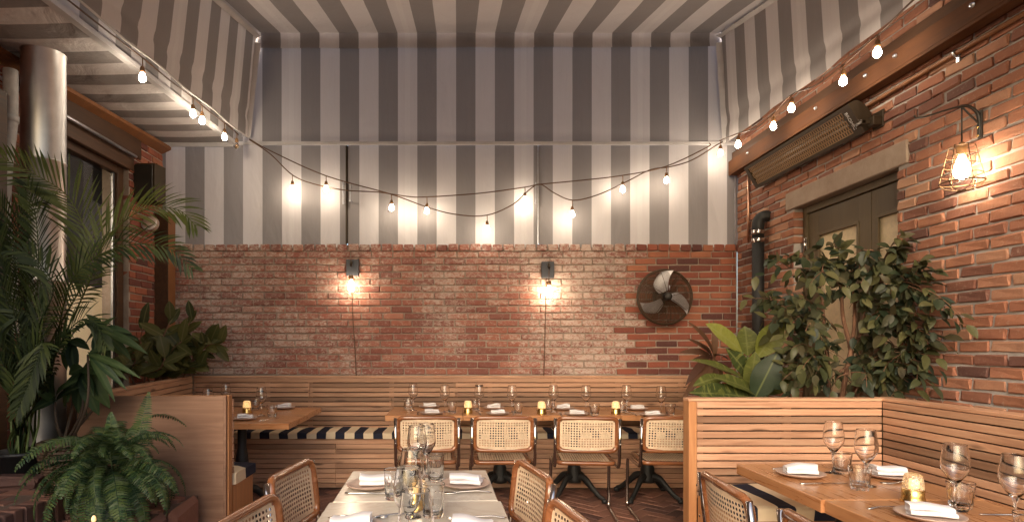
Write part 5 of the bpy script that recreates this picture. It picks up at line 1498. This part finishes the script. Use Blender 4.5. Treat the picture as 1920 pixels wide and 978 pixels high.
# dracaena in the wicker basket
db = Vector((-2.20, 3.30, 0.565))
dr = thing('dracaena', 'broad strap leaved dracaena in a brown wicker basket behind the fern', 'plant', tuple(db))
bk = MB()
for i in range(11):
    z = 0.012 + i * 0.02; r = 0.095 + 0.03 * math.sin(min(1, i / 8) * 1.4)
    bk.tube([(r * math.cos(a * math.pi / 18) + 0.004 * (1 if (a + i) % 2 else -1) * math.cos(a * math.pi / 18), r * math.sin(a * math.pi / 18) + 0.004 * (1 if (a + i) % 2 else -1) * math.sin(a * math.pi / 18), z) for a in range(36)], 0.011 if i < 10 else 0.015, 6, closed=True)
bk.lathe([(0, 0.0), (0.095, 0.0), (0.115, 0.19)], 24)
bk.obj('wicker_basket', M['wicker'], dr)
MB().lathe([(0, 0.2), (0.112, 0.19)], 20).obj('soil', M['soil'], dr)
lq = lambda px, py, Y: P(px, py, Y) - db
CL = [((155, 692, 3.22), [(118, 745), (140, 775), (105, 762), (178, 778), (152, 790), (196, 730), (205, 760), (128, 700), (185, 690), (170, 740)], 0.075),
      ((102, 752, 3.15), [(28, 752), (60, 765), (88, 700), (128, 720), (120, 705), (75, 730), (66, 690)], 0.05),
      ((188, 620, 3.28), [(248, 670), (245, 620), (210, 590), (160, 600), (228, 665), (205, 675), (180, 680), (176, 590), (150, 645), (258, 630), (270, 650)], 0.055),
      ((132, 640, 3.3), [(118, 690), (150, 600), (165, 650), (95, 660), (140, 700), (110, 610)], 0.06),
      ((165, 665, 3.1), [(215, 745), (230, 720), (232, 700), (190, 660), (250, 690), (205, 650), (222, 690)], 0.04)]
rgd = random.Random(3)
for (c, tips, wd) in CL:
    MB().tube(smoothpath([Vector((rgd.uniform(-.03, .03), rgd.uniform(-.03, .03), .19)), lq(c[0] + rgd.uniform(-8, 8), (c[1] + 850) / 2, c[2]), lq(*c)], 6), [0.008] * 7 + [0.006] * 6, 8).obj('cane_stem', M['bark_dark'], dr)
    for (tx, ty) in tips:
        leaf_at(dr, 'leaf', M['leaf_drac'], lq(c[0] + rgd.uniform(-3, 3), c[1] + rgd.uniform(-6, 3), c[2]), lq(tx, ty, c[2] + rgd.uniform(-.14, .06)), wd * rgd.uniform(.85, 1.2), 0.6, rgd.uniform(.4, .8), 0.3, 0.06, rgd, 0.45, 8)
# rubber plant behind the corner bench
rb_ = Vector((-2.70, 5.35, 0.0))
ru = thing('rubber_plant', 'rubber plant with broad olive leaves in the corner behind the bench', 'plant', tuple(rb_))
pot(ru, 0.12, 0.16, 0.5, M['pot_black'])
lr = lambda px, py, Y: P(px, py, Y) - rb_
rgr = random.Random(21)
TW = [[(280, 715, 5.3), (262, 660, 5.25), (268, 610, 5.25)], [(300, 715, 5.35), (300, 650, 5.3), (320, 600, 5.35)], [(330, 712, 5.4), (330, 650, 5.4), (360, 598, 5.5)], [(345, 705, 5.5), (370, 660, 5.5), (395, 640, 5.55)], [(345, 705, 5.5), (385, 650, 5.5), (412, 645, 5.55)], [(250, 715, 5.15), (248, 690, 5.1), (255, 675, 5.1)], [(310, 715, 5.4), (345, 690, 5.4), (375, 690, 5.45)], [(270, 715, 5.2), (300, 690, 5.15), (310, 670, 5.2)], [(300, 720, 5.35), (320, 660, 5.3), (340, 640, 5.3)]]
for tw in TW:
    pth = smoothpath([Vector((rgr.uniform(-.05, .05), rgr.uniform(-.05, .05), .48))] + [lr(*q) for q in tw], 5)
    MB().tube(pth, [0.011 - 0.006 * i / len(pth) for i in range(len(pth))], 6).obj('stem', M['bark'], ru)
    for k in range(13):
        t = 0.45 + 0.55 * k / 12
        p = pth[min(len(pth) - 1, int(t * (len(pth) - 1)))]
        a = k * 2.4 + rgr.uniform(-.4, .4)
        d_ = Vector((math.cos(a) * 0.9, -0.15 + 0.5 * math.sin(a * 1.7), 0.25 + 0.55 * math.sin(a)))
        if k == 12: d_ = Vector((rgr.uniform(-.3, .6), -.2, 1))
        L = rgr.uniform(.15, .22)
        tip = p + d_.normalized() * L
        if tip.z + rb_.z < 1.06: tip.z = 1.06 - rb_.z + rgr.uniform(0, .05)
        if tip.y + rb_.y > 5.82: tip.y = 5.8 - rb_.y
        leaf_at(ru, 'leaf', M['leaf_rubber'], p, tip, L * rgr.uniform(.42, .52), rgr.uniform(.45, .85), rgr.uniform(.1, .35), 0.18, 0.04, rgr, 0.48, 6)
# fern
fb = Vector((-1.76, 2.98, 0.455))
fe = thing('fern', 'bushy green fern in a dark basket on the lower brick ledge', 'plant', tuple(fb))
bk = MB()
for i in range(12):
    z = 0.012 + i * 0.015; r = 0.09 + 0.03 * i / 11
    bk.tube([((r + 0.004 * (1 if (a + i) % 2 else -1)) * math.cos(a * math.pi / 18), (r + 0.004 * (1 if (a + i) % 2 else -1)) * math.sin(a * math.pi / 18), z) for a in range(36)], 0.012, 6, closed=True)
bk.lathe([(0, 0.0), (0.09, 0.0), (0.12, 0.17)], 24)
bk.obj('dark_basket', M['pot_black'], fe)
def fern_mesh(seed, L=0.42, a0=None, curl=(4.0, 6.8), n=30):
    rg_ = random.Random(seed)
    b = MB()
    pts_ = []
    a = R(a0 or rg_.uniform(48, 70))
    p = Vector((0, 0, 0))
    for i in range(25):
        pts_.append(p.copy())
        p = p + Vector((0.01 * math.sin(i * .3 + seed), math.cos(a), math.sin(a))) * (L / 24)
        a -= R(rg_.uniform(*curl))
    b.tube(pts_, [0.0028 - 0.002 * i / 24 for i in range(25)], 4)
    for i in range(n):
        u = (i + .5) / n
        k = min(23, int((0.1 + 0.9 * u) * 24))
        f = (0.1 + 0.9 * u) * 24 - k
        q = pts_[k].lerp(pts_[k + 1], min(1, f))
        tg = (pts_[k + 1] - pts_[k]).normalized()
        sd = tg.cross(Vector((0, 0, 1)))
        if sd.length < .05: sd = Vector((1, 0, 0))
        sd.normalize()
        nr = sd.cross(tg)
        ln = 0.052 * (min(1, u * 5 + .35)) * (1 - u ** 2.2) ** 0.8 + 0.004
        for s_ in (-1, 1):
            d_ = (sd * s_ + tg * 0.28 - nr * 0.12 + nr * rg_.uniform(-.15, .12)).normalized()
            w = tg * rg_.uniform(.0043, .0052)
            dn = Vector((0, 0, -0.12 * ln))
            b.add([q - w * .8, q + w * .8, q + d_ * ln * .55 + w * 1.1 + nr * .002, q + d_ * ln * .55 - w * .9, q + d_ * ln + dn + w * .2, q + d_ * ln + dn - w * .3], [(0, 1, 2, 3), (3, 2, 4, 5)])
    return b.mesh('frond', M['leaf_fern'])
FM = [fern_mesh(i) for i in range(8)]
rgf = random.Random(15)
for i in range(84):
    a = i * 2.399963 + rgf.uniform(-.2, .2)
    tl = rgf.uniform(0, 62) if i > 26 else rgf.uniform(-6, 12)
    sc = rgf.uniform(.75, 1.12) if i > 16 else rgf.uniform(.6, .85)
    m = Matrix.Translation((0.05 * math.cos(a), 0.05 * math.sin(a), 0.20 + rgf.uniform(0, .06) + (0.09 if i < 26 else 0))) @ Matrix.Rotation(a - math.pi / 2, 4, 'Z') @ Matrix.Rotation(R(-tl - (0 if i > 26 else -8)), 4, 'X') @ Matrix.Rotation(rgf.uniform(-.35, .35), 4, 'Y') @ Matrix.Diagonal((sc * 1.05, sc, sc, 1))
    wtip = m @ Vector((0, 0.33, -0.05)) + fb
    if wtip.y > 3.46: 
        m = Matrix.Translation((0.0, -0.03, 0.34)) @ Matrix.Rotation(rgf.choice([-1, 1]) * rgf.uniform(.9, 1.9) , 4, 'Z') @ Matrix.Rotation(R(rgf.uniform(5, 28)), 4, 'X') @ Matrix.Diagonal((sc, sc * .9, sc, 1))
    mesh_obj('frond', FM[i % 8], fe, m)
for (x_, tl_, ln_) in ((0.13, 4, 0.40), (0.02, -10, 0.30)):   # young upright fronds
    mesh_obj('frond', fern_mesh(60 + int(x_ * 100), ln_, 84, (0.3, 1.1)), fe, Matrix.Translation((x_, -0.02, 0.24)) @ Matrix.Rotation(R(tl_), 4, 'Y') @ Matrix.Diagonal((1.15, 1, 1, 1)))
gl = thing('fern_lamp', 'small glowing lamp tucked low among the fern fronds', 'lamp', (-1.635, 2.64, 0.456))
MB().lathe([(0, 0), (0.02, 0), (0.02, 0.01), (0.006, 0.014), (0.006, 0.075), (0, 0.076)], 14).obj('base', M['black'], gl)
MB().lathe([(0.006, 0.076), (0.010, 0.082), (0.009, 0.096), (0.005, 0.104), (0, 0.106)], 12).obj('glowing_bulb', M['candle'], gl)
# dieffenbachia, cordyline and ficus behind the booth
DB = Vector((1.98, 4.10, 0.0))
dif = thing('dieffenbachia', 'speckled broad leaved dieffenbachia between the brown cordyline and the ficus', 'plant', tuple(DB))
pot(dif, 0.12, 0.16, 0.62, M['pot_black'])
ld = lambda px, py, Y: P(px, py, Y) - DB
rge = random.Random(31)
c0 = lambda: Vector((rge.uniform(-.03, .03), rge.uniform(-.03, .03), .6))
for (bx, by, tx, ty, w, Yb, Yt, fc) in ((1392, 660, 1330, 606, .15, 4.1, 4.0, .75), (1402, 668, 1398, 612, .16, 4.15, 4.15, .8), (1418, 672, 1472, 598, .17, 4.1, 4.0, .8), (1404, 716, 1306, 664, .10, 4.05, 3.85, .5), (1432, 748, 1302, 730, .16, 3.95, 3.75, .6),
        (1412, 752, 1458, 662, .175, 3.9, 3.8, .9), (1362, 706, 1305, 716, .09, 4.0, 3.85, .5), (1412, 720, 1372, 652, .13, 4.1, 4.0, .6), (1425, 742, 1350, 700, .14, 3.95, 3.8, .55), (1400, 740, 1420, 660, .13, 4.0, 4.0, .7), (1440, 740, 1480, 690, .15, 4.0, 3.85, .7), (1385, 745, 1340, 742, .12, 3.9, 3.75, .7)):
    bp, tp = ld(bx, by, Yb), ld(tx, ty, Yt)
    MB().tube(smoothpath([c0(), (c0() + bp) / 2 + Vector((0, 0, .05)), bp], 5), 0.008, 6).obj('leaf_stalk', M['stem'], dif)
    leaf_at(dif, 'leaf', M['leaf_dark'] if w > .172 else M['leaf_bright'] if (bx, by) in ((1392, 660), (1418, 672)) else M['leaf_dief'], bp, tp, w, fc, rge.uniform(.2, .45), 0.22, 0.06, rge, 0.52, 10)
CBp = Vector((1.93, 4.62, 0.0))
cor = thing('cordyline', 'brown leaved cordyline against the brick wall below the fan', 'plant', tuple(CBp))
pot(cor, 0.11, 0.15, 0.55, M['pot_black'])
lc_ = lambda px, py, Y: P(px, py, Y) - CBp
MB().tube(smoothpath([Vector((0, 0, .52)), lc_(1335, 720, 4.6), lc_(1336, 672, 4.55)], 5), 0.012, 6).obj('stem', M['bark'], cor)
for (tx, ty) in ((1284, 652), (1308, 628), (1296, 702), (1326, 716), (1358, 712), (1342, 606), (1286, 738), (1372, 694), (1318, 600), (1300, 672), (1345, 730), (1288, 715), (1312, 742), (1366, 660), (1330, 640)):
    bp = lc_(1336 + rge.uniform(-4, 4), 668 + rge.uniform(-4, 12), 4.55)
    leaf_at(cor, 'leaf', M['leaf_brown'], bp, lc_(tx, ty, 4.45 + rge.uniform(-.15, .1)), .055 * rge.uniform(.8, 1.2), .65, rge.uniform(.3, .8), .3, .05, rge, .5, 7)
FB = Vector((2.52, 3.85, 0.0))
fi = thing('ficus_tree', 'leafy ficus tree with reddish bare stems in front of the double door', 'tree', tuple(FB))
pot(fi, 0.15, 0.2, 0.66, M['pot_black'])
def lf(px, py, Y=None):
    Ym = F * 2.70 / max(1, px - CX)
    return P(px, py, min(Y or 3.9, Ym)) - FB
STEMS = [[(1580, 742), (1588, 690), (1600, 630), (1602, 570), (1596, 515)], [(1600, 745), (1596, 660), (1580, 590), (1578, 520), (1572, 470)], [(1556, 745), (1552, 680), (1546, 610), (1540, 545)], [(1612, 745), (1606, 690), (1618, 610), (1640, 530), (1672, 465)]]
for i, sm_ in enumerate(STEMS):
    pth = smoothpath([Vector((0.03 * (i - 1.5), 0, .62))] + [lf(x, y, 3.85 + .03 * i) for x, y in sm_], 5)
    MB().tube(pth, [0.019 - 0.012 * k / len(pth) for k in range(len(pth))], 8).obj('trunk', M['bark'], fi)
rgt = random.Random(44)
TWG = []
roots = [(1600, 640), (1580, 590), (1602, 570), (1546, 610), (1618, 610), (1590, 690), (1552, 680), (1606, 690), (1596, 515), (1578, 520), (1640, 530)]
ENDS = [(1400, 560), (1418, 520), (1440, 483), (1450, 545), (1430, 600), (1445, 640), (1470, 660), (1480, 600), (1475, 520), (1500, 560), (1510, 620), (1505, 690), (1490, 725), (1530, 700), (1535, 650), (1520, 530), (1545, 500), (1560, 455), (1575, 490), (1585, 540),
        (1615, 520), (1640, 500), (1655, 470), (1690, 440), (1705, 450), (1690, 500), (1720, 520), (1745, 530), (1660, 550), (1700, 560), (1730, 570), (1765, 580), (1790, 590), (1812, 610), (1800, 590), (1770, 630), (1740, 640), (1755, 670), (1735, 700), (1700, 690), (1720, 730), (1690, 740), (1660, 720), (1640, 700), (1655, 640), (1685, 620), (1710, 610), (1640, 600), (1630, 650), (1670, 670), (1625, 725), (1560, 730), (1535, 735), (1480, 740), (1650, 580), (1470, 575), (1425, 565), (1700, 650), (1680, 590), (1620, 560), (1780, 650), (1760, 690), (1720, 660), (1690, 715), (1745, 720), (1670, 740), (1450, 700), (1465, 715), (1520, 590), (1490, 650)]
leaves = []
twb = MB()
for (ex, ey) in ENDS:
    r0 = min(roots, key=lambda q: (q[0] - ex) ** 2 + (q[1] - ey) ** 2 * 1.5 + rgt.uniform(0, 4000))
    Ye = 3.85 + rgt.uniform(-.38, .15) + (0.25 if ex < 1480 else 0)
    a, b_ = lf(r0[0], r0[1], 3.87), lf(ex, ey, Ye)
    midp = (a + b_) / 2 + Vector((0, rgt.uniform(-.06, .06), 0.06 + 0.12 * (b_ - a).length))
    pth = bez(a, midp, b_, 10)
    twb.tube(pth, [0.0055 - 0.004 * k / 10 for k in range(11)], 5)
    # leaves along the twig and on two side shoots
    shoots = [(pth[3:], 9)]
    for q in range(2):
        k = rgt.randrange(4, 9)
        e = pth[k] + Vector((rgt.uniform(-.14, .14), rgt.uniform(-.12, .08), rgt.uniform(-.13, .08)))
        if (e + FB).x > 2.74: e.x = 2.72 - FB.x
        sp_ = bez(pth[k], (pth[k] + e) / 2 + Vector((0, 0, .03)), e, 5)
        twb.tube(sp_, [0.003 - 0.0003 * j for j in range(6)], 4)
        shoots.append((sp_[1:], 6))
    for (sh_, nl) in shoots:
        for k in range(nl):
            p = sh_[min(len(sh_) - 1, int((k + 1) / nl * (len(sh_) - 1)))]
            leaves.append((p + Vector((rgt.uniform(-.01, .01), rgt.uniform(-.01, .01), rgt.uniform(-.01, .01))), sh_[-1] - sh_[0], k))
twb.obj('twigs', M['bark'], fi)
LM = [(lambda g: (g, g.mesh('leaf', M['leaf_ficus'])))(leaf_geo(1.0, rgt.uniform(.44, .54), 5, rgt.uniform(.1, .35), rgt.uniform(.15, .7), .04, .40, 0, i)) for i in range(10)]
rest = MB()
def hides_stems(q):                                  # the stems stay bare in the middle of the tree
    w_ = q[0] + FB
    px, py = CX + F * w_.x / w_.y, CY - F * (w_.z - H) / w_.y
    return 1570 < px < 1612 and 545 < py < 730 and rgt.random() < .7
order = sorted([q for q in leaves if not hides_stems(q)], key=lambda q: q[0].y)
for i, (p, tw, k) in enumerate(order):
    tw = tw.normalized() if tw.length > 1e-5 else Vector((0, 0, 1))
    s_ = 1 if k % 2 else -1
    sd = Vector((tw.z, 0, -tw.x)) * s_
    d_ = tw * rgt.uniform(.2, .8) + sd * rgt.uniform(.3, .9) + Vector((rgt.uniform(-.3, .3), rgt.uniform(-.6, .2), rgt.uniform(-.75, .15)))
    L = rgt.uniform(.068, .108)
    w_ = p + d_.normalized() * L
    if (w_ + FB).x > 2.785: d_.x = -abs(d_.x) * .3
    m = dirM(p, d_, (rgt.uniform(-.5, .5), -rgt.uniform(.2, 1.0), rgt.uniform(.2, 1.0)), L)
    g, me = LM[rgt.randrange(10)]
    if i < 300: mesh_obj('leaf', me, fi, m)
    else: rest.add(g.v, g.f, True, m)
tag(rest.obj('leaves', M['leaf_ficus'], fi), kind='stuff')
